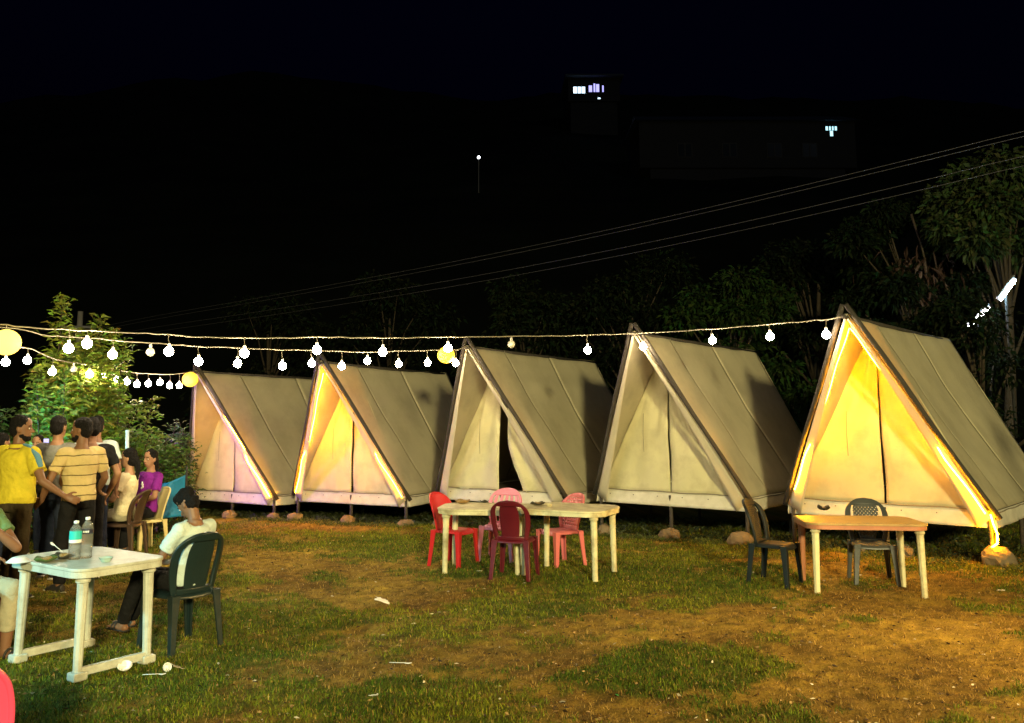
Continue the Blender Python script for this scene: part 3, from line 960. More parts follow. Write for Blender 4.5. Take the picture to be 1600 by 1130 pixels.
def edge(r, n):
    i = r.integers(0, 5, n)
    x = (r.random(n) - .5) * 3.4; y = -.55 + .55 * r.random(n)
    k = vnoise(x * 2.5 + i * 7, y * 0 + 3, 5) > .42
    x, y, i = x[k], y[k], i[k]
    pos = np.array([t[0] for t in TENTS])[i]; yw = np.radians(np.array([t[1] for t in TENTS]))[i]
    return pos[:, 0] + x * np.cos(yw) + y * np.sin(yw), pos[:, 1] - x * np.sin(yw) + y * np.cos(yw)
def weeds2():
    r = np.random.default_rng(82)
    x, y = edge(r, 9000); n = len(x)
    a = r.random(n) * 6.28
    D = np.stack([np.cos(a), np.sin(a), .8 + .9 * r.random(n)], 1)
    c = np.array([[.075, .10, .022]]) * (.4 + 1.1 * r.random((n, 1)))
    o = leaf_mesh('tuft_grass', np.stack([x, y, ground_h(x, y)], 1), D, .10 * (.4 + r.random(n)), .012 * (.6 + .8 * r.random(n)), c, LEAF, seed=6)
    tag(o, 'longer grass tufts along the front edge of the tents', 'grass', kind='stuff')
weeds2()

# ------------------------------------------------------------------ tube lamp in the trees
TUBE = mat('tube_glass', (.9, .95, 1), emit=(.55, .85, 1.0), estr=130)
TUBE2 = mat('tube_glass_white', (.95, .95, 1), emit=(.92, .90, 1.0), estr=60)
def tube_lamp(u0, v0, u1, v1, Y0, Y1, m, label):
    a, b = at(u0, v0, Y0), at(u1, v1, Y1)
    root = empty('tube_lamp', a, 0, label, 'tube lamp', 'tube lamps in the trees')
    d = b - a
    mb = MB(); mb.tube([(0, 0, 0), d], .032, n=8); mb.build('glowing_tube', m, root)
    up = Vector((0, .05, .06))
    mb = MB(); mb.tube([up - d * .08, d * 1.08 + up], .03, n=6); mb.build('batten', STEEL, root)
    for k in (-.04, 1.04):
        mb = MB(); mb.tube([d * k, d * k + up * .8], .02, n=6); mb.build('end_holder', STEEL, root)
    g = GH(a.x, a.y)
    mb = MB(); mb.tube([d * .5 + up * 1.4, Vector((d.x * .5, .2, g - a.z))], [.025, .03], n=6); mb.build('pole', BLACKM, root)
tube_lamp(1563, 468, 1585, 438, 16.2, 16.4, TUBE, 'bright blue-white tube lamp slanting in the trees at the picture edge')
tube_lamp(1512, 511, 1545, 482, 16.6, 16.9, TUBE2, 'white tube lamp half hidden by leaves beside the large tent')

# ------------------------------------------------------------------ overhead cables
WIRE = mat('wire_grey', (.05, .05, .06), rough=.5)
def pole_top(u, Y, v): return at(u, v, Y)
def utility_pole(x, y, ztop, arms, label):
    root = empty('utility_pole', (x, y, 0), 0, label, 'utility pole', 'utility poles')
    zg = GH(x, y) - .3
    mb = MB(); mb.tube([(0, 0, zg), (0, 0, ztop * .5), (0, 0, ztop)], [.14, .12, .09], n=9); mb.build('shaft', mat('pole_concrete', (.22, .21, .2), rough=.9, var=.2, bump=.3), root, smooth=True)
    for z in arms:
        mb = MB(); mb.box((0, -.1, z), (1.2, .08, .08)); mb.build('cross_arm', STEEL, root)
        for k in (-.5, .5):
            mb = MB(); mb.loft([(k, -.1, z + .04), (k, -.1, z + .10), (k, -.1, z + .14), (k, -.1, z + .16)], [.02, .045, .03, .02], n=8); mb.build('insulator', SOCKET, root, smooth=True)
    return root
Lp = at(118, 508, 29.0); Rp = at(1990, 110, 13.5)
utility_pole(Lp.x, Lp.y + .3, Lp.z + .5, [Lp.z - .05, Lp.z - .65], 'concrete utility pole hidden behind the tall shrub')
utility_pole(Rp.x, Rp.y + .3, Rp.z + .6, [Rp.z, Rp.z - .6], 'concrete utility pole out beyond the large tent')
for (va, vb, ua, lb, dep) in [(205, 503, 190, 'topmost overhead wire slanting down across the night sky', 0), (213, 508, 190, 'second overhead wire, just under the topmost one', .3),
                     (244, 520, 185, 'third overhead wire across the night sky', 0), (259, 527, 185, 'lowest overhead wire across the night sky', .3)]:
    pts = []
    for k in np.linspace(-.06, 1.28, 15):
        u = ua + (1600 - ua) * k
        v = vb + (va - vb) * k + 17 * math.sin(math.pi * min(max(k, 0), 1)) * (1 if va < 230 else 1.25)
        Y = 1.0 / ((1 - min(max(k, -.06), 1.28)) / 28.5 + k / 15.5) if k < 1.28 else 13.6
        pts.append(at(u, v, Y + dep))
    cable('overhead_wire', pts, .006, lb, 'wire', WIRE, 'overhead wires', sub=3, jitter=0)

# ------------------------------------------------------------------ houses up the hill
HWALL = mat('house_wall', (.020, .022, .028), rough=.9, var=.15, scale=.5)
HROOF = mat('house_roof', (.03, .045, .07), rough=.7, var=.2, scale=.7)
WIN_B = mat('window_bluewhite', (.8, .9, 1), emit=(.62, .84, 1.0), estr=1.6)
WIN_V = mat('window_violet', (.8, .8, 1), emit=(.42, .40, 1.0), estr=1.0)
WIN_C = mat('window_cyan', (.7, .95, 1), emit=(.45, .88, 1.0), estr=1.1)
WIN_D = mat('window_dark', (.02, .025, .03), rough=.15)
FRAME = mat('window_frame', (.03, .03, .03), rough=.6)
def house(u0, u1, v0, v1, Y, wins, label, roof_h=1.5, parapet=False):
    """a box house facing the camp; wins = (u0, u1, v0, v1, material, bars)"""
    a, b = at(u0, v1, Y), at(u1, v0, Y)
    cx_ = (a.x + b.x) / 2
    root = empty('hill_house', (cx_, Y, a.z), 0, label, 'house', 'houses on the dark hill')
    W_, H_, D_ = b.x - a.x, b.z - a.z, 8.0
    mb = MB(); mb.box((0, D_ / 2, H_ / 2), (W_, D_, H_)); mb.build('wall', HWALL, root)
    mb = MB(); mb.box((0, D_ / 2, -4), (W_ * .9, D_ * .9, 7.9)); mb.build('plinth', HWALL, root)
    if parapet:
        mb = MB(); mb.box((0, D_ / 2 - .4, H_ + .15), (W_ + 1.2, D_ + 1.6, .28)); mb.build('roof', HROOF, root)
    else:
        e = .7
        mb = MB(); mb.add([(-W_ / 2 - e, -e, H_ + .01), (W_ / 2 + e, -e, H_ + .01), (W_ / 2 + e, D_ + e, H_ + .01), (-W_ / 2 - e, D_ + e, H_ + .01), (-W_ / 2, D_ / 2, H_ + roof_h), (W_ / 2, D_ / 2, H_ + roof_h)],
                          [(0, 1, 5, 4), (2, 3, 4, 5), (1, 2, 5), (3, 0, 4), (3, 2, 1, 0)]); mb.build('roof', HROOF, root)
    for (p0, p1, q0, q1, m, bars) in wins:
        c0, c1 = at(p0, q1, Y - .02), at(p1, q0, Y - .02)
        o = Vector((cx_, Y, a.z))
        mb = MB(); mb.box((c0 + c1) / 2 - o + Vector((0, -.02, 0)), (c1.x - c0.x + .25, .06, c1.z - c0.z + .25)); fr = mb.build('window', FRAME, root)
        mb = MB(); mb.box((c0 + c1) / 2 - o + Vector((0, -.07, 0)), (c1.x - c0.x, .03, c1.z - c0.z)); mb.build('pane', m, fr)
        for k in range(bars):
            x = c0.x + (c1.x - c0.x) * (k + 1) / (bars + 1)
            mb = MB(); mb.box(Vector((x, Y - .12, (c0.z + c1.z) / 2)) - o, (.16, .04, c1.z - c0.z)); mb.build('mullion', FRAME, fr)
    return root
house(888, 968, 122, 158, 150, [(896, 914, 136, 146, WIN_B, 2), (920, 925, 134, 144, WIN_V, 0), (927.5, 930, 131, 144, WIN_V, 0), (931.5, 936, 132, 144, WIN_V, 0), (941, 943, 134, 144, WIN_V, 0), (934, 938, 153, 155, WIN_B, 0), (948, 956, 153, 155, WIN_D, 0)],
      'distant house high on the hill with two lit blue-white windows', parapet=True)
house(1000, 1335, 190, 262, 120, [(1290, 1307, 198, 204, WIN_C, 3), (1297, 1301, 205, 213, WIN_C, 0), (1060, 1080, 225, 245, WIN_D, 1), (1130, 1150, 225, 245, WIN_D, 1), (1200, 1220, 225, 245, WIN_D, 1), (1255, 1275, 225, 245, WIN_D, 1)],
      'long dark house on the hill with one small cyan window lit', roof_h=2.2)
# a lone lamp on the hill
p = at(748, 246, 110)
root = empty('hill_lamp', p, 0, 'lone small white lamp shining on the black hillside', 'lamp')
mb = MB(); mb.ellipsoid((0, 0, 0), (.2, .2, .22)); mb.build('globe', mat('hill_lamp_globe', (.9, .9, .9), emit=(.9, .95, 1.0), estr=4), root)
mb = MB(); mb.tube([(0, 0, -.2), (0, 0, -6)], .07, n=6); mb.build('post', STEEL, root)

# ------------------------------------------------------------------ blue sheet and bamboo behind the seated women
TARP = mat('tarp_blue', (.02, .24, .46), rough=.45, var=.15, scale=3, bump=.3, bscale=20, trans=.2)
def tarp():
    root = empty('tarpaulin', on_ground(262, 13.0), 0, 'bright blue plastic sheet stretched beside the person in purple', 'tarpaulin')
    o = Vector(root.location)
    tl, tr, bl, br_ = at(236, 756, 13.0), at(291, 741, 13.35), at(232, 812, 12.9), at(291, 806, 13.35)
    def fn(p, q):
        P = tl.lerp(tr, p).lerp(bl.lerp(br_, p), q)
        P += Vector((0, .06 * math.sin(7 * p + 3 * q) * (1 - q) + .06 * wr(p * 3, q * 3, 9), -.05 * math.sin(math.pi * p) * (1 - q)))
        return P - o
    grid_mesh('sheet', fn, 24, 16, TARP, root, solid=.002)
    mb = MB()
    for P in (tl, tr):
        q = P - o
        mb = MB(); mb.tube([q + Vector((0, .02, .12)), Vector((q.x, q.y + .02, -.1))], .018, n=6); mb.build('stake', WOOD, root)
tarp()
mb = MB()
p0, p1 = on_ground(196, 13.0), at(199, 672, 13.0)
bp = mb; bp.tube([(0, 0, -.05), (p1 - p0) * .5 + Vector((.02, 0, 0)), p1 - p0], [.034, .03, .028], n=8)
o = bp.build('plastic_pipe', mat('pipe_white', (.55, .68, .72), rough=.4), smooth=True)
o.location = p0
tag(o, 'pale upright pipe standing behind the person in cream', 'pipe')
# ------------------------------------------------------------------ plastic tables
PL_WHITE = mat('plastic_white', (.50, .53, .47), rough=.38, var=.06, scale=6, spec=.45, dirt=(.24, .22, .16), dirt_amt=.6, dirt_scale=9, bump=.12, bscale=70)
PL_CREAM = mat('plastic_cream', (.66, .60, .36), rough=.45, var=.08, scale=6, spec=.4, dirt=(.22, .15, .06), dirt_amt=.85, dirt_scale=5, bump=.12, bscale=70)
PL_BROWN_LIT = mat('plastic_brown_yellow_lit', (.40, .27, .10), rough=.42, var=.15, scale=5, spec=.4, dirt=(.22, .12, .05), dirt_amt=.6, dirt_scale=6, bump=.12, bscale=70)  # brown top with the rope light's yellow put into its colour
PL_BROWN = mat('plastic_brown', (.42, .17, .085), rough=.42, var=.12, scale=5, spec=.4, dirt=(.24, .10, .05), dirt_amt=.5, bump=.12, bscale=70)
PL_RED = mat('plastic_red', (.52, .018, .022), rough=.35, var=.1, scale=6, spec=.45, dirt=(.30, .03, .03), dirt_amt=.3, bump=.1, bscale=60)
PL_MAROON = mat('plastic_maroon', (.10, .006, .013), rough=.35, var=.1, scale=6, spec=.45, bump=.1, bscale=60)
PL_PINK = mat('plastic_pink', (.66, .22, .32), rough=.4, var=.08, scale=6, spec=.4, bump=.1, bscale=60)
PL_SALMON = mat('plastic_salmon', (.62, .16, .17), rough=.4, var=.1, scale=6, spec=.4, dirt=(.42, .08, .08), dirt_amt=.5, bump=.1, bscale=60)
PL_BLACK = mat('plastic_black', (.012, .016, .017), rough=.5, var=.2, scale=6, spec=.25, bump=.1, bscale=60)
PL_GREEN = mat('plastic_dark_green', (.010, .022, .024), rough=.32, var=.2, scale=6, spec=.5, bump=.1, bscale=60)
PL_GREY = mat('plastic_grey', (.055, .058, .055), rough=.38, var=.1, scale=6, spec=.45, dirt=(.05, .05, .045), dirt_amt=.5, bump=.1, bscale=60)
PL_DBROWN = mat('plastic_dark_brown', (.06, .035, .022), rough=.4, var=.1, scale=6)
PL_YELLOW = mat('plastic_pale_yellow', (.60, .50, .22), rough=.4, var=.08, scale=6)
PL_HOTPINK = mat('plastic_rose', (.75, .07, .17), rough=.35, var=.08, scale=6, spec=.45)

def rounded(hx, hy, r, n=6):
    pts = []
    for (sx, sy, a0) in ((1, 1, 0), (-1, 1, 90), (-1, -1, 180), (1, -1, 270)):
        for k in range(n + 1):
            a = math.radians(a0 + 90 * k / n)
            pts.append((sx * (hx - r) + r * math.cos(a), sy * (hy - r) + r * math.sin(a)))
    return pts
def bowed(hx, hy, r, bow):
    """rounded rectangle whose sides bulge a little"""
    return [(x * (1 + bow * (1 - (y / hy) ** 2)), y * (1 + bow * (1 - (x / hx) ** 2))) for x, y in rounded(hx, hy, r, 7)]

def table(pos, rz, hx, hy, label, top_m, leg_m, H=.72, stretch=False, leg_mats=None, corner=.1, inset=.11, bow=.03):
    root = empty('plastic_table', pos, rz, label, 'table', 'plastic dining tables')
    poly = bowed(hx, hy, corner, bow)
    mb = MB(); mb.prism(poly, H - .022, H)
    mb.build('table_top', top_m, root, bevel=.006)
    mb = MB()
    n = len(poly); k = .985
    a = [(x * k, y * k) for x, y in poly]; b = [(x * (k - .03), y * (k - .03)) for x, y in poly]
    mb.add([(x, y, H - .0225) for x, y in a] + [(x, y, H - .062) for x, y in a] + [(x, y, H - .062) for x, y in b] + [(x, y, H - .0225) for x, y in b],
           [(i, (i + 1) % n, n + (i + 1) % n, n + i) for i in range(n)] + [(n + i, n + (i + 1) % n, 2 * n + (i + 1) % n, 2 * n + i) for i in range(n)] + [(2 * n + i, 2 * n + (i + 1) % n, 3 * n + (i + 1) % n, 3 * n + i) for i in range(n)])
    mb.build('apron', PL_BROWN if top_m is PL_BROWN_LIT else top_m, root, smooth=False)
    q = 0
    for sx in (-1, 1):
        for sy in (-1, 1):
            x, y = sx * (hx - inset), sy * (hy - inset)
            m = (leg_mats or [leg_m] * 4)[q]; q += 1
            mb = MB()
            nn, vs, fs = 24, [], []
            prof = [(H - .024, .040), (H - .075, .044), (H - .085, .049), (H - .098, .047), (H - .104, .038), (H - .12, .036), (.06, .029), (.03, .030), (-.01, .031)]
            for (z, r) in prof:
                sp = .012 * (1 - z / H)
                for j in range(nn):
                    a = 2 * math.pi * j / nn
                    flute = 1 - (.07 if (j % 3 == 0 and z < H - .1) else 0)
                    vs.append((x + sx * sp + r * flute * math.cos(a), y + sy * sp + r * flute * math.sin(a), z))
            for i in range(len(prof) - 1):
                for j in range(nn):
                    fs.append((i * nn + j, (i + 1) * nn + j, (i + 1) * nn + (j + 1) % nn, i * nn + (j + 1) % nn))
            fs.append(tuple(range(nn))); fs.append(tuple(range(len(prof) * nn - 1, (len(prof) - 1) * nn - 1, -1)))
            mb.add(vs, fs)
            mb.build('leg', m, root)
    if stretch:
        for sx in (-1, 1):
            x = sx * (hx - inset + .012)
            mb = MB(); mb.box((x, 0, .045), (.04, 2 * (hy - inset) - .02, .055)); mb.build('stretcher', leg_m, root, bevel=.006)
            for sy in (-1, 1):
                mb = MB(); mb.box((x, sy * (hy - inset + .01), .022), (.092, .10, .055)); mb.build('foot', leg_m, root, bevel=.01)
    return root

def place(x, y): return (x, y, GH(x, y))
FT = Vector((-2.87, 6.37))
FT_A = math.atan2(.57, -.82)
T_FRONT = table(place(*FT), FT_A, .47, .345, 'white plastic table with bottles and plates, foot bars joining its legs', PL_WHITE, PL_WHITE, stretch=True, corner=.11, inset=.10, bow=.02)
# the two joined tables
ga, gb = gnd(687, 886), gnd(816, 896)
TA = Vector(((gnd(687, 886).x + gnd(816, 896).x + gnd(737, 877).x + gnd(855, 884).x) / 4, 0))
table(place(-.02, 10.22), math.radians(-8), .50, .40, 'cream plastic table, the one of the joined pair nearer the red chair', PL_CREAM, PL_CREAM, corner=.2, inset=.10, bow=.06)
table(place(.93, 9.93), math.radians(-26), .50, .42, 'stained cream plastic table, the one of the joined pair nearer the salmon chair', PL_CREAM, PL_CREAM, corner=.2, inset=.10, bow=.06)
table(place(3.86, 9.16), math.radians(-7), .59, .38, 'brown-topped plastic table with mismatched legs in front of the large tent', PL_BROWN_LIT, PL_CREAM,
      H=.745, leg_mats=[PL_CREAM, PL_BROWN, PL_CREAM, PL_CREAM], corner=.13, inset=.09, bow=.01)

# ------------------------------------------------------------------ plastic chairs
def chair(pos, rz, label, m, style, seat_h=.43, back_h=.43, wid=.42, arms=False):
    """armless moulded chair facing local -y; the back is a shaped sheet cut by its openings"""
    root = empty('plastic_chair', pos, rz, label, 'chair', 'plastic chairs')
    dp = .40
    # seat: dished sheet with rolled edges
    vs, fs = [], []
    NX, NY = 14, 14
    for j in range(NY + 1):
        for i in range(NX + 1):
            a, b = -1 + 2 * i / NX, -1 + 2 * j / NY
            ww = wid / 2 * (1.0 - .07 * (b + 1) / 2)
            # squircle corners
            x, y = a * ww * math.sqrt(1 - .18 * b * b), b * dp / 2 * math.sqrt(1 - .18 * a * a)
            e = max(abs(a), abs(b))
            z = seat_h - .014 * (1 - a * a) * (1 - b * b * .5) - (.04 if e > .99 else (.012 if e > .85 else 0)) - (.012 if b < -.8 else 0)
            vs.append((x, y, z))
    for j in range(NY):
        for i in range(NX):
            fs.append((j * (NX + 1) + i, j * (NX + 1) + i + 1, (j + 1) * (NX + 1) + i + 1, (j + 1) * (NX + 1) + i))
    mesh_obj('seat', vs, fs, m, root, smooth=True, solid=.006)
    # legs: channel-section, tapering and splayed
    for sx in (-1, 1):
        for sy in (-1, 1):
            x0, y0 = sx * (wid / 2 - .035), sy * (dp / 2 - .035)
            x1, y1 = x0 + sx * .035, y0 + sy * (.05 if sy > 0 else .03)
            mb = MB()
            prof = [(seat_h - .01, .036), (seat_h - .06, .032), (seat_h * .5, .025), (.0, .021)]
            ring = []
            for (z, r) in prof:
                k = 1 - z / seat_h
                cx0, cy0 = x0 + (x1 - x0) * k, y0 + (y1 - y0) * k
                # L-shaped section with the open side inward
                t = .009
                o = [(1, 1), (-1, 1), (-1, 1 - t / r * 2), (1 - t / r * 2, 1 - t / r * 2), (1 - t / r * 2, -1), (1, -1)]
                ring.append([(cx0 + sx * p * r, cy0 + sy * q * r, z) for p, q in o])
            nn = 6; vv = [p for r in ring for p in r]; ff = []
            for i in range(len(prof) - 1):
                for j in range(nn):
                    f = (i * nn + j, i * nn + (j + 1) % nn, (i + 1) * nn + (j + 1) % nn, (i + 1) * nn + j)
                    ff.append(f if sx * sy > 0 else f[::-1])
            ff += [tuple(range(nn)), tuple(range(len(prof) * nn - 1, (len(prof) - 1) * nn - 1, -1))]
            mb.add(vv, ff)
            mb.build('leg', m, root, bevel=.004)
    # back sheet: s in -1..1 across, t in 0..1 up
    def bp(s, t):
        wt = (wid * (.43 + .09 * math.sin(math.pi * min(t * .9, 1)) if style != 'oval' else wid * .5 * (.62 + .5 * math.sin(math.pi * min(.15 + t * .72, 1)))))
        if style == 'oval': wt = wid * (.36 + .16 * math.sin(math.pi * min(.1 + t * .7, 1)))
        t0 = .62
        if t > t0:
            k = (t - t0) / (1 - t0)
            wt *= max(1 - k ** 2.6, 0.0) ** (1 / 2.2) if k < 1 else 0
        x = s * wt
        y = dp / 2 - .03 + .055 * t + .085 * t * t - .055 * (abs(s) ** 2) * (wt / (wid * .5)) ** 2
        z = seat_h - .015 + back_h * t
        return Vector((x, y, z))
    NS, NT = 44, 44
    def sheet(name, keep, thick, off=0.0):
        idx, vs, fs = {}, [], []
        def vid(i, j):
            if (i, j) not in idx:
                p = bp(-1 + 2 * i / NS, min(j / NT, .9985))
                p.y += off
                idx[(i, j)] = len(vs); vs.append(p)
            return idx[(i, j)]
        for j in range(NT):
            for i in range(NS):
                if keep(-1 + 2 * (i + .5) / NS, (j + .5) / NT):
                    fs.append((vid(i, j), vid(i + 1, j), vid(i + 1, j + 1), vid(i, j + 1)))
        if fs: return mesh_obj(name, vs, fs, m, root, smooth=True, solid=thick)
    rim = lambda s, t: abs(s) > .80 or t > .90
    if style == 'solid':
        sheet('backrest', lambda s, t: True, .008)
        sheet('back_rim', lambda s, t: abs(s) > .90 or t > .94, .024)
    elif style == 'splat':      # arch and a broad centre panel, a slit on either side
        sheet('back_arch', lambda s, t: abs(s) > .76 or t > .86, .026)
        sheet('back_panel', lambda s, t: abs(s) < .50 and t < .88, .008)
        sheet('lower_rail', lambda s, t: t < .08, .020)
    elif style == 'slats':
        sheet('back_arch', lambda s, t: abs(s) > .82 or t > .80 or t < .06, .024)
        for k in range(5):
            c = -.62 + .31 * k
            sheet('back_slat', lambda s, t, c=c: abs(s - c) < .085 and .04 < t < .83, .009)
    elif style == 'oval':       # rounded back pierced all over
        sheet('back_arch', lambda s, t: abs(s) > .84 or t > .90 or t < .05, .024)
        sheet('back_lattice', lambda s, t: (abs(s) < .88 and t < .93) and not (int((s + 1) * 22) % 4 in (1, 2) and int(t * 44) % 4 in (1, 2) and t > .12), .008)
    elif style == 'weave':      # arch with a tapered woven centre panel
        sheet('back_arch', lambda s, t: abs(s) > .76 or t > .84, .028)
        sheet('woven_panel', lambda s, t: abs(s) < .40 + .30 * t and t < .86 and not ((int((s + 1) * 22) + 2 * (int(t * 44) // 2 % 2)) % 4 < 1 and int(t * 44) % 2 == 0 and .08 < t < .82), .010)
        sheet('lower_rail', lambda s, t: t < .07, .022)
    # struts that carry the arch down into the rear legs
    for sx in (-1, 1):
        a, b = bp(sx * .88, .03), Vector((sx * (wid / 2 - .03), dp / 2 - .03, seat_h - .05))
        mb = MB(); mb.capsule(a, b, .016, .02, n=8); mb.build('back_stay', m, root, smooth=True)
    if arms:
        for sx in (-1, 1):
            a = bp(sx * .9, .45)
            mb = MB(); mb.loft([a, Vector((sx * wid * .56, .05, seat_h + .21)), Vector((sx * wid * .57, -.13, seat_h + .19)), Vector((sx * wid * .54, -.17, seat_h + .10)), Vector((sx * wid * .48, -.17, seat_h - .02))],
                               [.022, .028, .028, .024, .022], [.012, .012, .012, .014, .014], n=8)
            mb.build('armrest', m, root, smooth=True)
    return root

def face(dx, dy): return math.atan2(dx, -dy)     # rotation that turns local -y to (dx, dy)
chair(place(-.39, 10.62), face(.85, -.5), 'bright red plastic chair with a solid rounded back, at the table end', PL_RED, 'solid')
chair(place(.17, 10.95), face(-.35, -.94), 'pink plastic chair with vertical back slats, behind the joined tables', PL_PINK, 'slats')
chair(place(.31, 9.74), face(.30, .95), 'dark maroon plastic chair seen from behind, in front of the joined tables', PL_MAROON, 'splat')
chair(place(.88, 10.65), face(-.86, -.50), 'salmon plastic chair with a rounded pierced back, behind the joined tables', PL_SALMON, 'oval')
chair(place(3.06, 9.40), face(.78, -.62), 'glossy black plastic chair with woven back, turned side-on beside the brown table', PL_BLACK, 'weave', back_h=.45)
chair(place(4.18, 9.60), face(-.22, -.97), 'grey plastic chair with woven back, behind the brown table', PL_GREY, 'weave', back_h=.45)
BOYCH = (-2.36, 6.88)
BOY_F = Vector((-.80, .60)).normalized()
chair(place(*BOYCH), face(*BOY_F), 'dark green plastic chair under the seated person in white', PL_GREEN, 'splat', back_h=.46)
CREAM_W = (at(197, 760, 11.35).x, 11.35); PURP_W = (at(231, 745, 12.15).x, 12.15)
chair(place(*CREAM_W), face(-.9, .05), 'dark brown plastic chair under the seated person in cream', PL_DBROWN, 'splat')
chair(place(*PURP_W), face(-.62, -.78), 'pale yellow plastic chair under the seated person in purple', PL_YELLOW, 'solid')
GREEN_W = (-3.93, 6.62)
chair(place(*GREEN_W), face(.9, -.45), 'maroon plastic chair under the person in the green top', PL_MAROON, 'solid')
chair(place(-2.05, 3.62), face(-.10, .99), 'rose pink plastic chair back cut by the picture corner', PL_HOTPINK, 'solid', back_h=.45)

# ------------------------------------------------------------------ things on the tables
HTOP = GH(FT.x, FT.y) + .72
CLEAR = None
def clear_plastic():
    m = bpy.data.materials.new('bottle_plastic'); m.use_nodes = True
    N, L = m.node_tree.nodes, m.node_tree.links
    p = N['Principled BSDF']
    p.inputs['Base Color'].default_value = (.93, .97, .97, 1); p.inputs['Roughness'].default_value = .08
    p.inputs['Transmission Weight'].default_value = .92; p.inputs['IOR'].default_value = 1.25
    nz = N.new('ShaderNodeTexNoise'); nz.inputs['Scale'].default_value = 45
    b = N.new('ShaderNodeBump'); b.inputs['Strength'].default_value = .5; b.inputs['Distance'].default_value = .01
    L.new(nz.outputs['Fac'], b.inputs['Height']); L.new(b.outputs['Normal'], p.inputs['Normal'])
    return m
CLEAR = clear_plastic()
LBL_T = mat('label_teal', (.03, .50, .50), rough=.4, var=.1)
LBL_W = mat('label_white', (.80, .82, .80), rough=.4)
LBL_K = mat('label_navy', (.015, .02, .05), rough=.4)
CAPW = mat('cap_white', (.8, .82, .82), rough=.4)
def bottle(x, y, label, h, teal):
    root = empty('water_bottle', (x, y, HTOP + .001), 0, label, 'bottle', 'water bottles on the white table')
    r = .041
    prof = [(0, r * .86), (.006, r), (.03, r * 1.0), (.036, r * .95), (.044, r), (.09, r), (.096, r * .95), (.104, r), (h * .72, r), (h * .80, r * .86), (h * .90, r * .42), (h * .915, r * .34), (h * .955, r * .34)]
    mb = MB(); mb.loft([(0, 0, z) for z, _ in prof], [q for _, q in prof], n=24)
    mb.build('body', CLEAR, root, smooth=True)
    mb = MB(); mb.loft([(0, 0, h * .935), (0, 0, h * .94), (0, 0, h * .995), (0, 0, h)], [r * .38, r * .41, r * .41, r * .37], n=16)
    mb.build('cap', CAPW, root, smooth=False)
    z0, z1 = (.155, .225) if teal else (.175, .205)
    z0, z1 = h * (.52 if teal else .60), h * (.74 if teal else .71)
    mb = MB(); mb.loft([(0, 0, z0), (0, 0, z1)], [r * 1.015] * 2, n=28, caps=False)
    lb_ = mb.build('wrap_label', LBL_T if teal else LBL_K, root, smooth=True)
    if teal:
        mb = MB(); mb.loft([(0, 0, z0 - .022), (0, 0, z0 - .001)], [r * 1.015] * 2, n=28, caps=False); mb.build('label_band', LBL_W, root, smooth=True)
    else:
        mb = MB()
        for k in range(4):
            a = -1.75 + .26 * k
            c = Vector((r * 1.03 * math.cos(a), r * 1.03 * math.sin(a), (z0 + z1) / 2))
            mb.box(c, (.007, .0015, .014), Matrix.Rotation(a + math.pi / 2, 3, 'Z') @ Matrix.Rotation(.25, 3, 'Y'))
        mb.build('lettering', LBL_W, lb_)
    return root
def table_pt(u, v): 
    p = gnd(u, v, HTOP); return p.x, p.y
bx_, by_ = table_pt(116, 874); bottle(bx_, by_, 'clear water bottle with a teal label, shorter of the pair', .265, True)
bx_, by_ = table_pt(134, 872); bottle(bx_, by_, 'clear water bottle with a dark navy label, taller of the pair', .285, False)
LEAFPL = mat('leaf_plate_green', (.07, .12, .03), rough=.55, var=.4, scale=20, bump=.4, bscale=40)
LEAFDK = mat('leaf_plate_dark', (.035, .030, .018), rough=.5, var=.4, scale=20, bump=.4, bscale=40)
FOOD = mat('food', (.30, .19, .07), rough=.6, var=.6, scale=60, bump=.6, bscale=80)
PAPER = mat('white_foam', (.80, .80, .78), rough=.6, var=.05)
def leaf_plate(pos, r, m, label, food=True, seed=0, rim=.35, sx=1.0):
    root = empty('leaf_plate', pos, seed * 1.3, label, 'plate', 'plates on the tables')
    n, vs, fs = 26, [(0, 0, .004)], []
    rr = [.45, .75, 1.0]
    for k, q in enumerate(rr):
        for j in range(n):
            a = 2 * math.pi * j / n
            w_ = r * q * (1 + .06 * math.sin(5 * a + seed) + .05 * math.sin(3 * a + 2 * seed))
            vs.append((w_ * math.cos(a) * sx, w_ * math.sin(a) * .8, .004 + (q ** 3) * r * rim * (1 + .3 * math.sin(4 * a + seed))))
    for j in range(n): fs.append((0, 1 + j, 1 + (j + 1) % n))
    for k in range(2):
        for j in range(n):
            fs.append((1 + k * n + j, 1 + (k + 1) * n + j, 1 + (k + 1) * n + (j + 1) % n, 1 + k * n + (j + 1) % n))
    mesh_obj('plate_body', vs, fs, m, root, smooth=True, solid=.003)
    if food:
        q = np.random.default_rng(seed + 50)
        mb = MB()
        for k in range(7):
            mb.ellipsoid(((q.random() - .5) * r * .9, (q.random() - .5) * r * .7, .018 + .012 * q.random()), (.012 + .02 * q.random(), .012 + .014 * q.random(), .009 + .008 * q.random()), nu=8, nv=6)
        mb.build('leftover_food', FOOD, root, smooth=True)
    return root
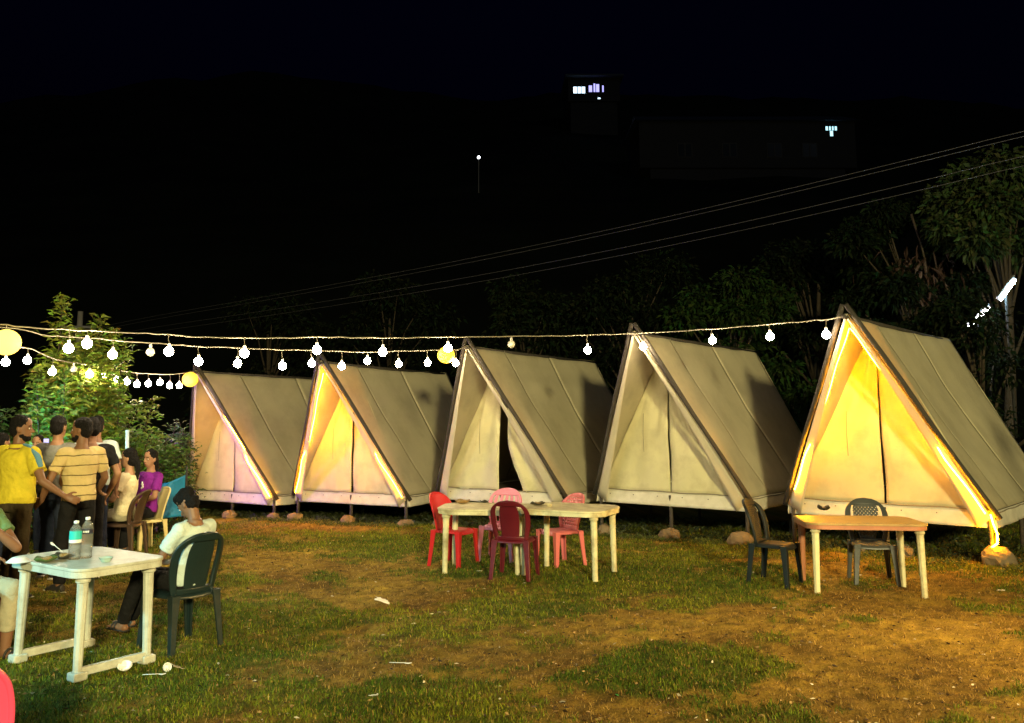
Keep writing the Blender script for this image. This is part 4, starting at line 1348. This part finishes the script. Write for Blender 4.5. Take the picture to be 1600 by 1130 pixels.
def foam_bowl(pos, r, h, label, m=PAPER, tilt=(0, 0, 0), name='foam_bowl', cat='bowl', group='foam bowls and cups'):
    n, vs, fs = 20, [], []
    prof = [(0, r * .55), (.002, r * .6), (h * .6, r * .86), (h, r), (h, r * 1.07)]
    for z, q in prof:
        for j in range(n):
            a = 2 * math.pi * j / n; vs.append((q * math.cos(a), q * math.sin(a), z))
    for i in range(len(prof) - 1):
        for j in range(n): fs.append((i * n + j, i * n + (j + 1) % n, (i + 1) * n + (j + 1) % n, (i + 1) * n + j))
    fs.append(tuple(range(n - 1, -1, -1)))
    o = mesh_obj(name, vs, fs, m, None, smooth=True, solid=.003)
    o.location = pos; o.rotation_euler = tilt
    return tag(o, label, cat, group)
def spoon(pos, rz, label, L=.13, tilt=0.0):
    mb = MB()
    mb.loft([(0, 0, .004), (L * .5, 0, .003), (L * .68, 0, .004)], [.004, .003, .004], [.002, .002, .002], right=(0, 1, 0), n=8)
    mb.loft([(L * .66, 0, .003), (L * .74, 0, .001), (L * .85, 0, .000), (L * .96, 0, .003), (L, 0, .005)], [.005, .012, .015, .011, .003], [.002, .0025, .0025, .0022, .001], right=(0, 1, 0), n=10)
    o = mb.build('plastic_spoon', PAPER, smooth=True)
    o.location = pos; o.rotation_euler = (0, tilt, rz)
    return tag(o, label, 'spoon', 'white plastic spoons')
def tp(u, v): 
    x, y = table_pt(u, v); return (x, y, HTOP + .001)
leaf_plate(tp(72, 879), .085, LEAFPL, 'green leaf plate with leftovers on the white table', seed=1)
leaf_plate(tp(99, 874), .085, LEAFDK, 'dark leaf plate holding a spoon, beside the bottles', seed=2)
x, y = table_pt(97, 871)
spoon((x, y, HTOP + .035), math.radians(160), 'white spoon sticking up from the dark leaf plate', tilt=-.5)
foam_bowl(tp(29, 878), .075, .028, 'upturned white foam plate at the table end', tilt=(math.pi, 0, 0)).location.z += .029
foam_bowl(tp(165, 878), .045, .03, 'small greenish clear cup lying on the white table', m=mat('cup_clear', (.55, .70, .64), rough=.2, trans=.3), name='plastic_cup', cat='cup')
def on_table(u, v, top): 
    p = gnd(u, v, top); return Vector((p.x, p.y, top + .001))
z1 = GH(-.02, 10.22) + .72; z2 = GH(.93, 9.93) + .72; z3 = GH(3.86, 9.16) + .745
leaf_plate(on_table(722, 787, z1), .10, FOOD, 'brown plate heaped with leftovers beside the red chair', seed=3)
leaf_plate(on_table(757, 786, z1), .06, LEAFDK, 'small dark plate behind the maroon chair', seed=4, food=False)
leaf_plate(on_table(840, 790, z2), .085, LEAFDK, 'dark plate with scraps in the middle of the joined tables', seed=5)
foam_bowl(on_table(858, 792, z2), .035, .03, 'little cream cup beside the dark scraps plate', m=PL_CREAM, name='plastic_cup', cat='cup')
leaf_plate(on_table(1287, 798, z3), .085, LEAFDK, 'dark leaf bowl on the brown-topped table', seed=6, rim=.5)

# ------------------------------------------------------------------ litter on the grass
def litter_pt(u, v):
    p = gnd(u, v); return (p.x, p.y, GH(p.x, p.y) + .03)
p = litter_pt(195, 1056); foam_bowl(p, .045, .028, 'white foam bowl on the grass under the white table', tilt=(.5, .1, 0))
p = litter_pt(258, 1055); foam_bowl((p[0], p[1], p[2] + .005), .028, .04, 'crushed white paper cup on the grass near the dark green chair', tilt=(1.3, .2, .6), name='paper_cup', cat='cup')
spoon(litter_pt(222, 1068), .2, 'white spoon on the grass near the table foot', .15)
spoon(litter_pt(608, 1047), -.05, 'white spoon lying on bare soil in the open lawn', .16)
def scrap(u, v, s, label, seed, m=PAPER):
    q = np.random.default_rng(seed)
    def fn(a, b):
        return Vector(((a - .5) * s * (1 + .3 * math.sin(5 * b + seed)), (b - .5) * s * .6, .010 + .35 * s * abs(wr(a * 3 + seed, b * 3, seed))))
    o = grid_mesh('paper_scrap', fn, 8, 6, m, None, solid=.002)
    o.location = litter_pt(u, v); o.rotation_euler = (q.random() * .5, q.random() * .4, q.random() * 3)
    return tag(o, label, 'litter', 'paper scraps on the lawn')
scrap(597, 944, .15, 'crumpled white paper lying alone in the middle of the lawn', 1)
scrap(749, 902, .05, 'small white scrap beside the maroon chair', 2)
scrap(1565, 930, .06, 'small white scrap on the grass by the picture edge', 3)
scrap(584, 1101, .05, 'tiny white scrap near the bottom green patch', 4)
scrap(963, 1096, .035, 'tiny bright green wrapper on the soil', 5, mat('wrapper_green', (.03, .45, .12), rough=.3))
scrap(1268, 1078, .03, 'tiny pale scrap below the round green patch', 6)
scrap(1210, 957, .03, 'tiny pale scrap on the brown soil before the tables', 7)
scrap(275, 1058, .08, 'dirty grey crumpled paper beside the crushed cup', 8, mat('paper_dirty', (.35, .33, .26), rough=.8))
# twigs and leaf crumbs nobody could count
def crumbs():
    r = np.random.default_rng(12)
    n = 5200
    y = 4.6 + 9 * r.random(n) ** 1.5; x = (r.random(n) - .45) * 1.3 * y
    a = r.random(n) * 6.28
    D = np.stack([np.cos(a), np.sin(a), .12 * r.normal(size=n)], 1)
    k = r.random((n, 1))
    c = np.where(k < .55, np.array([[.05, .028, .012]]), np.where(k < .93, np.array([[.34, .22, .09]]), np.array([[.60, .55, .42]]))) * (.5 + r.random((n, 1)))
    o = leaf_mesh('leaf_litter', np.stack([x, y, ground_h(x, y) + .012], 1), D, .035 * (.3 + 1.2 * r.random(n)), .014 * (.4 + r.random(n)), c, LEAF, droop=0, seed=2)
    tag(o, 'fallen leaf crumbs and twigs scattered over the lawn', 'leaf litter', kind='stuff')
crumbs()
# ------------------------------------------------------------------ people
def skin_mat(n, c): return mat(n, c, rough=.5, var=.08, scale=20, spec=.35)
SKIN1 = skin_mat('skin_brown', (.30, .155, .085)); SKIN2 = skin_mat('skin_deep', (.20, .10, .055)); SKIN3 = skin_mat('skin_light', (.38, .21, .12))
HAIR = mat('hair_black', (.008, .007, .007), rough=.7, var=.3, scale=60, bump=.8, bscale=140, spec=.15)
EYE = mat('eye_dark', (.02, .015, .012), rough=.2); EYEW = mat('eye_white', (.7, .68, .64), rough=.3)
LIP = mat('lip', (.25, .09, .07), rough=.5)
def cloth(n, c, var=.12): return mat('cloth_' + n, c, rough=.85, var=var, scale=9, bump=.8, bscale=15, spec=.15)
SOLE = mat('shoe_sole', (.70, .68, .62), rough=.6); SHOE = mat('shoe_dark', (.03, .028, .026), rough=.5); SANDAL = mat('sandal', (.02, .018, .016), rough=.6)

def striped(n, c, c2):
    m = mat('cloth_' + n, c, rough=.85, var=.1, scale=9, bump=.35, bscale=26, spec=.15)
    N, L = m.node_tree.nodes, m.node_tree.links
    p = N['Principled BSDF']
    src = p.inputs['Base Color'].links[0].from_socket
    tc = N.new('ShaderNodeTexCoord'); sp = N.new('ShaderNodeSeparateXYZ'); L.new(tc.outputs['Object'], sp.inputs[0])
    nz = N.new('ShaderNodeTexNoise'); nz.inputs['Scale'].default_value = 6; L.new(tc.outputs['Object'], nz.inputs['Vector'])
    ad = N.new('ShaderNodeMath'); ad.operation = 'MULTIPLY_ADD'; ad.inputs[1].default_value = .03
    L.new(nz.outputs['Fac'], ad.inputs[0]); L.new(sp.outputs['Z'], ad.inputs[2])
    md = N.new('ShaderNodeMath'); md.operation = 'PINGPONG'; md.inputs[1].default_value = .05; L.new(ad.outputs[0], md.inputs[0])
    lt = N.new('ShaderNodeMath'); lt.operation = 'LESS_THAN'; lt.inputs[1].default_value = .005; L.new(md.outputs[0], lt.inputs[0])
    mx = N.new('ShaderNodeMix'); mx.data_type = 'RGBA'; mx.inputs['B'].default_value = (*c2, 1)
    L.new(lt.outputs[0], mx.inputs['Factor']); L.new(src, mx.inputs['A']); L.new(mx.outputs['Result'], p.inputs['Base Color'])
    return m

def remeshed(mb, name, m, parent, vox, smooth_it=4, fold=0.0, fold_scale=.12, seed=0):
    o = mb.build(name, m, parent)
    k = o.modifiers.new('remesh', 'REMESH'); k.mode = 'VOXEL'; k.voxel_size = vox; k.use_smooth_shade = True
    k = o.modifiers.new('smooth', 'SMOOTH'); k.factor = .5; k.iterations = smooth_it
    if fold:
        tx = bpy.data.textures.new(name, 'CLOUDS'); tx.noise_scale = fold_scale; tx.noise_depth = 2
        k = o.modifiers.new('folds', 'DISPLACE'); k.texture = tx; k.strength = fold; k.mid_level = .5; k.texture_coords = 'LOCAL'
    return o

def person(label, pos, rz, J, skin, shirt, pants, head=(0, 0, 0), shoe='shoe', beard=False, hair='short', sleeve=.62, voxel=.008, face_detail=False, pants_to='ankle', shirt_low=0.0, bulk=1.0, scale=1.0, group='people at the camp', extra=None):
    """J: joints in local space, person faces local +y, right hand at +x. keys: pelvis, neck, sh_l, sh_r, el_l, wr_l, hand_l (direction), hip_, kn_, an_, toe_"""
    root = empty('person', pos, rz, label, 'person', group)
    root.scale = (scale,) * 3
    J = {k: Vector(v) for k, v in J.items()}
    P, N = J['pelvis'], J['neck']
    up = (N - P).normalized()
    right = (J['sh_r'] - J['sh_l']); right = (right - up * right.dot(up)).normalized()
    hr = (J['hip_r'] - J['hip_l']).normalized()
    Lsp = (N - P).length
    def spine(k, back=0.0):
        return P + up * (Lsp * k) + up.cross(right) * back * 1.0
    def torso(mb, k0, k1, add, grow=0.0):
        st = [(-.16, .13, .10), (-.06, .165, .122), (.06, .172, .125), (.22, .158, .112), (.38, .152, .110), (.55, .168, .120), (.70, .182, .124), (.82, .178, .112), (.90, .14, .092), (.97, .075, .072), (1.03, .058, .062)]
        sel = [s for s in st if k0 - 1e-6 <= s[0] <= k1 + 1e-6]
        pts = [spine(k, .02 * math.sin(math.pi * min(max(k, 0), 1))) for k, _, _ in sel]
        rx = [r * bulk + add + grow * (1 - (k - k0) / (k1 - k0)) for k, r, _ in sel]
        ry = [r * bulk + add + grow * (1 - (k - k0) / (k1 - k0)) for k, _, r in sel]
        mb.loft(pts, rx, ry, right=right, n=20)
    body = MB()
    torso(body, -.16, 1.03, 0)
    # neck and head
    hd = Matrix.Rotation(head[0], 3, 'Z') @ Matrix.Rotation(head[1], 3, 'X') @ Matrix.Rotation(head[2], 3, 'Y')
    fwd0 = up.cross(right).normalized()     # torso forward
    fwd0 = -fwd0 if fwd0.dot(Vector((0, 1, 0))) < 0 else fwd0
    H0 = N + Vector((0, 0, .058)) + fwd0 * .02
    def hp(f, r, u): return H0 + hd @ Vector((r, f, u))
    body.capsule(spine(.93), hp(-.01, 0, .05), .058, .052)
    st = [(-.005, .052, .022, .022), (.012, .046, .042, .045), (.04, .028, .056, .066), (.075, .014, .064, .080), (.115, .004, .071, .091), (.155, 0, .074, .096), (.19, -.004, .067, .088), (.215, -.006, .048, .066), (.228, -.006, .02, .03)]
    body.loft([hp(c, 0, u) for u, c, _, _ in st], [a for *_, a, _ in st], [b for *_, b in st], right=hd @ Vector((1, 0, 0)), n=18)
    body.capsule(hp(.092, 0, .115), hp(.112, 0, .078), .009, .014, n=8)
    for s in (-1, 1):
        body.capsule(hp(.094, s * .011, .074), hp(.086, s * .018, .073), .009, .007, n=8)
        body.ellipsoid(hp(-.008, s * .074, .098), (.010, .019, .031), hd @ Matrix.Rotation(.25, 3, 'X'), nu=10, nv=7)
        body.capsule(hp(.078, s * .022, .124), hp(.066, s * .046, .122), .013, .011, n=8)
    body.capsule(hp(.086, -.016, .046), hp(.086, .016, .046), .011, .011, n=8)
    # arms and hands
    for sd, s in (('l', -1), ('r', 1)):
        S, E, W = J['sh_' + sd], J['el_' + sd], J['wr_' + sd]
        body.capsule(S, S.lerp(E, .5), .052 * bulk, .046 * bulk); body.capsule(S.lerp(E, .4), E, .046 * bulk, .038)
        body.capsule(E, E.lerp(W, .35), .038, .039); body.capsule(E.lerp(W, .3), W, .039, .026)
        hdv = (J['hand_' + sd] - W).normalized() if 'hand_' + sd in J else (W - E).normalized()
        thumb = J['thumb_' + sd] if 'thumb_' + sd in J else Vector((0, 1, 0))
        thumb = (thumb - hdv * thumb.dot(hdv)).normalized()
        pn = hdv.cross(thumb)
        if pn.dot(fwd0) < 0 and 'curl_' + sd not in J: pn = -pn
        palm = [W, W + hdv * .03, W + hdv * .065, W + hdv * .088]
        body.loft(palm, [.024, .034, .041, .040], [.018, .017, .015, .013], right=thumb, n=12)
        for k, (o_, L) in enumerate(((.030, .070), (.010, .079), (-.011, .073), (-.030, .056))):
            a = W + hdv * .082 + thumb * o_
            b = a + (hdv * .92 + pn * .35 + thumb * o_ * 1.5).normalized() * L * .45
            c = b + (hdv * .75 + pn * .7).normalized() * L * .32
            d = c + (hdv * .45 + pn * .9).normalized() * L * .25
            body.capsule(a, b, .0098, .0092, n=8); body.capsule(b, c, .0092, .0085, n=8); body.capsule(c, d, .0085, .0074, n=8)
        a = W + hdv * .022 + thumb * .028
        b = a + (hdv * .55 + thumb * .75 + pn * .25).normalized() * .042
        c = b + (hdv * .85 + thumb * .3 + pn * .35).normalized() * .034
        body.capsule(a, b, .0135, .0115, n=8); body.capsule(b, c, .0115, .0095, n=8)
    # legs and feet
    for sd in 'lr':
        Hh, K, A, T = J['hip_' + sd], J['kn_' + sd], J['an_' + sd], J['toe_' + sd]
        body.capsule(Hh, K, .082 * bulk, .052); body.capsule(K, K.lerp(A, .35), .052, .054); body.capsule(K.lerp(A, .3), A, .054, .036)
        fd = (T - A); fl_ = Vector((fd.x, fd.y, 0)).normalized()
        body.capsule(A - fl_ * .035 + Vector((0, 0, -.035)), A + Vector((0, 0, -.02)), .034, .036)
        body.loft([A - fl_ * .05 + Vector((0, 0, -.045)), A + Vector((0, 0, -.035)), A.lerp(T, .55) + Vector((0, 0, -.012)), T], [.03, .036, .043, .03], [.025, .035, .024, .014], right=fl_.cross(Vector((0, 0, 1))), n=12)
        if shoe == 'sandal':
            sdv = fl_.cross(Vector((0, 0, 1)))
            for k, o_ in enumerate((-.03, -.014, .002, .017, .032)):
                body.capsule(T - fl_ * .02 + sdv * o_, T + fl_ * .025 + sdv * o_ * 1.1, .010, .009, n=8)
    remeshed(body, 'body', skin, root, voxel, 3)
    # shirt
    sm = MB()
    k0 = -.06 - shirt_low
    stx = [(k0, .172, .128), (.06, .176, .130), (.22, .168, .122), (.38, .164, .122), (.55, .178, .132), (.70, .192, .136), (.82, .188, .124), (.90, .150, .104), (.955, .088, .086)]
    sm.loft([spine(k, .02 * math.sin(math.pi * min(max(k, 0), 1))) for k, _, _ in stx], [a * bulk + .012 for _, a, _ in stx], [b * bulk + .012 for *_, b in stx], right=right, n=22)
    for sd in 'lr':
        S, E = J['sh_' + sd], J['el_' + sd]
        q = S.lerp(E, sleeve)
        inn = spine(.84)
        sm.capsule(S.lerp(inn, .35), S, .075 * bulk, .070 * bulk)
        sm.loft([S.lerp(E, -.12), S, S.lerp(E, sleeve * .5), q], [.045, .070 * bulk, .068 * bulk, .071 * bulk], n=14)
    sh = remeshed(sm, 'shirt', shirt, root, .010, 5, .030, .11)
    # trousers
    pm = MB()
    pm.loft([P - up * .10, P - up * .03, P + up * .08], [.15 * bulk, .178 * bulk, .168 * bulk], [.115 * bulk, .132 * bulk, .124 * bulk], right=hr, n=18)
    for sd in 'lr':
        Hh, K, A = J['hip_' + sd], J['kn_' + sd], J['an_' + sd]
        end = A.lerp(K, .04) if pants_to == 'ankle' else A.lerp(K, .30 if pants_to == 'calf' else .75)
        pm.capsule(Hh, K, .094 * bulk, .068); pm.loft([K, K.lerp(end, .5), end], [.068, .066, .060], n=14)
        pm.capsule(K, K + (end - K) * .1, .069, .068)
    remeshed(pm, 'trousers', pants, root, .012, 5, .02, .09)
    # shoes
    for sd in 'lr':
        A, T = J['an_' + sd], J['toe_' + sd]
        fd = T - A; fl_ = Vector((fd.x, fd.y, 0)).normalized(); sdv = fl_.cross(Vector((0, 0, 1)))
        heel = A - fl_ * .065; heel.z = T.z
        if shoe == 'shoe':
            mb = MB()
            mb.loft([heel + Vector((0, 0, .035)), A + Vector((0, 0, -.03)), A.lerp(T, .5) + Vector((0, 0, .0)), T + Vector((0, 0, .006)), T + fl_ * .03], [.032, .042, .047, .040, .02], [.038, .05, .038, .026, .012], right=sdv, n=12)
            o = remeshed(mb, 'shoe', SHOE, root, .009, 3)
            mb = MB(); mb.loft([heel - fl_ * .01 + Vector((0, 0, -.012)), A.lerp(T, .3) * 1, T + fl_ * .04], [.036, .044, .034], [.012, .012, .012], right=sdv, n=12)
            for i, v in enumerate(mb.v): mb.v[i].z = min(v.z, T.z + .0) if v.z > T.z else v.z
            mb.build('sole', SOLE, o)
        else:
            mb = MB()
            mb.loft([heel + Vector((0, 0, -.022)), heel.lerp(T, .5) + Vector((0, 0, -.022)), T + fl_ * .035 + Vector((0, 0, -.022))], [.036, .040, .044], [.010, .009, .009], right=sdv, n=14)
            o = mb.build('sandal', SANDAL, root, smooth=True)
            for k in (.35, .62):
                mb = MB(); c0 = A.lerp(T, k); mb.tube([c0 + sdv * .047 * math.cos(a) + Vector((0, 0, -.035 + .062 * math.sin(a))) for a in np.linspace(0, math.pi, 9)], .009, n=6)
                mb.build('strap', SANDAL, o, smooth=True)
    # hair
    hm = MB()
    if hair in ('short', 'curly'):
        hm.ellipsoid(hp(-.012, 0, .160), (.084, .098, .086), hd)
        hm.ellipsoid(hp(-.045, 0, .105), (.074, .066, .085), hd)
        if hair == 'curly':
            hm.ellipsoid(hp(.025, 0, .205), (.075, .075, .045), hd); hm.ellipsoid(hp(-.03, 0, .20), (.085, .085, .05), hd)
    else:
        hm.ellipsoid(hp(-.010, 0, .160), (.085, .099, .088), hd)
        hm.ellipsoid(hp(-.040, 0, .095), (.080, .068, .095), hd)
        hm.capsule(hp(-.10, 0, .11), hp(-.12, 0, -.03), .034, .034); hm.capsule(hp(-.12, 0, -.03), hp(-.10, .02, -.20), .034, .018)
    ho = remeshed(hm, 'hair', HAIR, root, .008, 2, .014 if hair != 'curly' else .034, .022 if hair != 'curly' else .028)
    if beard:
        bm_ = MB()
        bm_.ellipsoid(hp(.045, 0, .014), (.056, .052, .034), hd); bm_.ellipsoid(hp(.02, 0, .04), (.068, .045, .04), hd)
        bm_.ellipsoid(hp(.100, 0, .060), (.026, .010, .007), hd)
        remeshed(bm_, 'beard', HAIR, root, .008, 2, .012, .02)
    for s in (-1, 1):
        mb = MB(); mb.ellipsoid(hp(.080, s * .031, .110), (.013, .010, .008), hd, nu=10, nv=6); e = mb.build('eye', EYEW, root, smooth=True)
        mb = MB(); mb.ellipsoid(hp(.088, s * .031, .110), (.0065, .005, .0068), hd, nu=8, nv=6); mb.build('iris', EYE, e, smooth=True)
        mb = MB(); mb.tube([hp(.090, s * .013, .131), hp(.090, s * .032, .137), hp(.076, s * .050, .131)], [.004, .005, .003], n=6); mb.build('eyebrow', HAIR, root, smooth=True)
    mb = MB(); mb.loft([hp(.086, -.024, .046), hp(.097, -.010, .047), hp(.099, 0, .046), hp(.097, .010, .047), hp(.086, .024, .046)], [.002, .007, .008, .007, .002], [.002, .006, .006, .006, .002], n=8)
    mb.build('lips', LIP, root, smooth=True)
    return root, hp, J, spine

def stand(el_l=(-.27, -.03, 1.12), wr_l=(-.27, .06, .88), el_r=(.27, -.03, 1.12), wr_r=(.27, .06, .88), lean=0.0, tw=0.0, step=0.06, **kw):
    J = dict(pelvis=(0, 0, .95), neck=(0, lean, 1.475), sh_l=(-.185, lean * .9 - .0, 1.405), sh_r=(.185, lean * .9, 1.405), el_l=el_l, wr_l=wr_l, el_r=el_r, wr_r=wr_r,
             hip_l=(-.09, 0, .90), hip_r=(.09, 0, .90), kn_l=(-.11, .03 + step, .50), kn_r=(.11, .03 - step * .3, .50), an_l=(-.12, step, .085), an_r=(.12, -step, .085),
             toe_l=(-.15, .16 + step, .03), toe_r=(.15, .16 - step, .03))
    J.update(kw)
    return J
def sit(seat=.45, lean=-.06, kn=.48, an=.44, el_l=(-.25, .06, 0), wr_l=(-.12, .28, 0), el_r=(.25, .06, 0), wr_r=(.12, .28, 0), dn=0.0, **kw):
    z = seat + .10
    J = dict(pelvis=(0, 0, z), neck=(0, lean, z + .52), sh_l=(-.18, lean * .9, z + .455), sh_r=(.18, lean * .9, z + .455),
             el_l=(el_l[0], el_l[1], z + .19 + el_l[2]), wr_l=(wr_l[0], wr_l[1], z + .09 + wr_l[2]), el_r=(el_r[0], el_r[1], z + .19 + el_r[2]), wr_r=(wr_r[0], wr_r[1], z + .09 + wr_r[2]),
             hip_l=(-.09, .02, z - .02), hip_r=(.09, .02, z - .02), kn_l=(-.12, kn, seat + .06), kn_r=(.12, kn, seat + .06), an_l=(-.12, an, .085), an_r=(.12, an, .085), toe_l=(-.13, an + .16, .03), toe_r=(.13, an + .16, .03))
    J.update(kw)
    return J
def facing(dx, dy): return math.atan2(-dx, dy)      # turns local +y to (dx, dy)

JEAN = cloth('jeans', (.018, .024, .045)); BLACKP = cloth('black', (.010, .010, .011)); BROWNP = cloth('brown', (.055, .042, .022)); CREAMP = cloth('cream_trousers', (.36, .33, .23))
YEL = cloth('yellow', (.62, .50, .035), .08); GREYC = cloth('grey', (.20, .20, .19)); STRIPE = striped('sand_stripe', (.55, .43, .20), (.10, .075, .035)); WHITEC = cloth('white', (.50, .60, .58), .06)
CREAMC = cloth('cream', (.68, .60, .38), .06); PURP = cloth('purple', (.20, .018, .26)); OLIVE = cloth('olive', (.12, .20, .085)); BLUEP = cloth('blue_patch', (.11, .26, .38))

def pplace(u_head, v_feet):
    p = gnd(u_head, v_feet); x = at(u_head, 680, p.y).x; return (x, p.y, GH(x, p.y))
# man in the yellow polo: back to us, looking across to the right, right arm reaching to the striped shirt
p_, hp_, J_, sp_ = person('person in a yellow polo shirt with blue shoulder patch, back turned, arm reaching out', pplace(30, 940), facing(.35, .94),
       stand(el_r=(.36, -.02, 1.14), wr_r=(.50, .13, .99), hand_r=(.62, .22, .93), thumb_r=(0, .3, 1), el_l=(-.24, .10, 1.13), wr_l=(-.10, .28, 1.10)), SKIN2, YEL, BROWNP, head=(-.95, 0, 0), beard=True, bulk=1.12, sleeve=.66)
mb = MB()
a, b = J_['sh_r'], J_['sh_r'].lerp(J_['el_r'], .5)
mb.loft([a.lerp(J_['neck'], .45) + Vector((0, -.03, .055)), a + Vector((.012, -.02, .062)), a.lerp(b, .5) + Vector((.065, -.02, .03)), b + Vector((.07, -.02, 0))], [.02, .034, .036, .034], [.012, .018, .02, .018], right=(0, 1, 0), n=12)
remeshed(mb, 'shoulder_patch', BLUEP, p_, .008, 3)
mb = MB(); mb.loft([sp_(.955), sp_(1.03)], [.084, .074], [.088, .080], n=20); remeshed(mb, 'collar', YEL, p_, .008, 2)
# man in grey
person('person in a plain grey T-shirt seen from behind, between the yellow and striped shirts', pplace(90, 905), facing(.15, .98), stand(wr_l=(-.2, .2, .95), wr_r=(.22, .18, .93)), SKIN1, GREYC, JEAN, head=(.1, .05, 0), bulk=.98)
# man in the striped T-shirt, looking left
person('person in a sand T-shirt with dark stripes, face in profile, arm bent', pplace(129, 925), facing(-.78, .62),
       stand(el_l=(-.33, -.02, 1.13), wr_l=(-.30, .17, .93), hand_l=(-.34, .28, .86), thumb_l=(0, .2, 1), el_r=(.30, .06, 1.14), wr_r=(.34, .26, 1.00), hand_r=(.42, .32, .92)), SKIN2, STRIPE, BLACKP, head=(.62, 0, 0), beard=True, bulk=.94, sleeve=.68)
# man in black
person('person in a black T-shirt half hidden behind the striped shirt', pplace(143, 903), facing(-.55, .83), stand(el_r=(.29, -.05, 1.13), wr_r=(.22, .10, .90)), SKIN1, BLACKP, BLACKP, head=(.4, 0, 0), bulk=.96)
# person in white beyond him
person('person in a white shirt mostly hidden behind the black T-shirt', pplace(151, 880), facing(-.5, .8), stand(), SKIN1, WHITEC, JEAN, bulk=.98)
# the face beyond, and a dark head at the edge
_, hpf, Jf, _s3 = person('person facing the camera whose forehead shows between the yellow and grey shirts', pplace(61, 868), facing(.05, -1), stand(el_r=(.27, .08, 1.14), wr_r=(.10, .30, 1.30), el_l=(-.27, .08, 1.14), wr_l=(-.10, .28, 1.22)), SKIN1, BLACKP, JEAN, scale=.87)
person('dark-haired person behind the yellow shirt at the picture edge', pplace(3, 888), facing(.3, .9), stand(), SKIN1, BLACKP, JEAN, bulk=.95, scale=.87)
# woman in cream, seated in profile
person('person in a cream T-shirt and pale trousers seated facing the standing group', (CREAM_W[0], CREAM_W[1], GH(*CREAM_W)), facing(-.95, .0), sit(lean=-.04, wr_l=(-.10, .32, .02), wr_r=(.08, .36, .02), kn=.45, an=.36), SKIN3, CREAMC, CREAMP, hair='long', sleeve=.6, bulk=.9)
# woman in purple
p_, hp_, J_, sp_ = person('person in a purple T-shirt and dark trousers seated beside the blue sheet', (PURP_W[0], PURP_W[1], GH(*PURP_W)), facing(-.55, -.84), sit(lean=-.05, wr_l=(-.06, .30, .02), wr_r=(.06, .32, .03), kn=.45, an=.40), SKIN1, PURP, BLACKP, hair='long', sleeve=.72, head=(.15, 0, 0), bulk=.92)
PRINT = mat('print_white', (.8, .78, .8), rough=.7)
mb = MB()
f0 = sp_(.62) + Vector((-.05, .150, 0))
for (dx, dz, sx, sz) in ((0, .03, .028, .018), (-.015, .0, .016, .022), (.012, -.02, .014, .016), (.0, .055, .010, .012)):
    mb.ellipsoid(f0 + Vector((dx, 0, dz)), (sx, .012, sz), nu=10, nv=6)
mb.build('chest_print', PRINT, p_, smooth=True)
# boy on the dark chair, looking down
person('person in white shirt and black trousers seated on the dark chair, head bowed, sandals on', (BOYCH[0] - BOY_F.x * .07, BOYCH[1] - BOY_F.y * .07, GH(*BOYCH)), facing(-.88, .47),
       sit(seat=.485, lean=-.07, kn=.47, an=.64, el_l=(-.26, .08, .0), wr_l=(-.13, .33, .03), el_r=(.26, .06, .02), wr_r=(.14, .30, .04), kn_l=(-.10, .50, .60), kn_r=(.10, .48, .58), an_l=(-.06, .74, .14), an_r=(.10, .84, .14), toe_l=(-.05, .90, .10), toe_r=(.10, 1.0, .10)),
       SKIN2, WHITEC, BLACKP, head=(.1, -.75, 0), hair='curly', scale=.86, shoe='sandal', sleeve=.66, bulk=.93, pants_to='ankle', shirt_low=.0)
# person in the green top at the table
person('person in a loose green top at the table end, chin on hand', (GREEN_W[0], GREEN_W[1], GH(*GREEN_W)), facing(.85, -.5),
       sit(lean=.10, el_l=(-.24, .30, .03), wr_l=(-.07, .25, .30), hand_l=(-.02, .20, .95), thumb_l=(1, 0, 0), el_r=(.25, .20, .03), wr_r=(.02, .36, .10)), SKIN2, OLIVE, CREAMP, head=(0, -.15, 0), shoe='sandal', sleeve=.55, hair='long', bulk=.95, pants_to='calf')
# phone held by the person beyond
ph = empty('mobile_phone', (0, 0, 0), 0, 'small lit phone screen held up between the yellow and grey shirts', 'phone')
pp = at(72, 694, gnd(61, 868).y - .3)
ph.location = pp
mb = MB(); mb.box((0, .006, 0), (.075, .009, .15)); mb.build('case', BLACKM, ph, bevel=.003)
mb = MB(); mb.box((0, -.0005, 0), (.066, .002, .135)); mb.build('screen', mat('phone_screen', (.1, .1, .2), emit=(.55, .5, 1.0), estr=.9), ph)
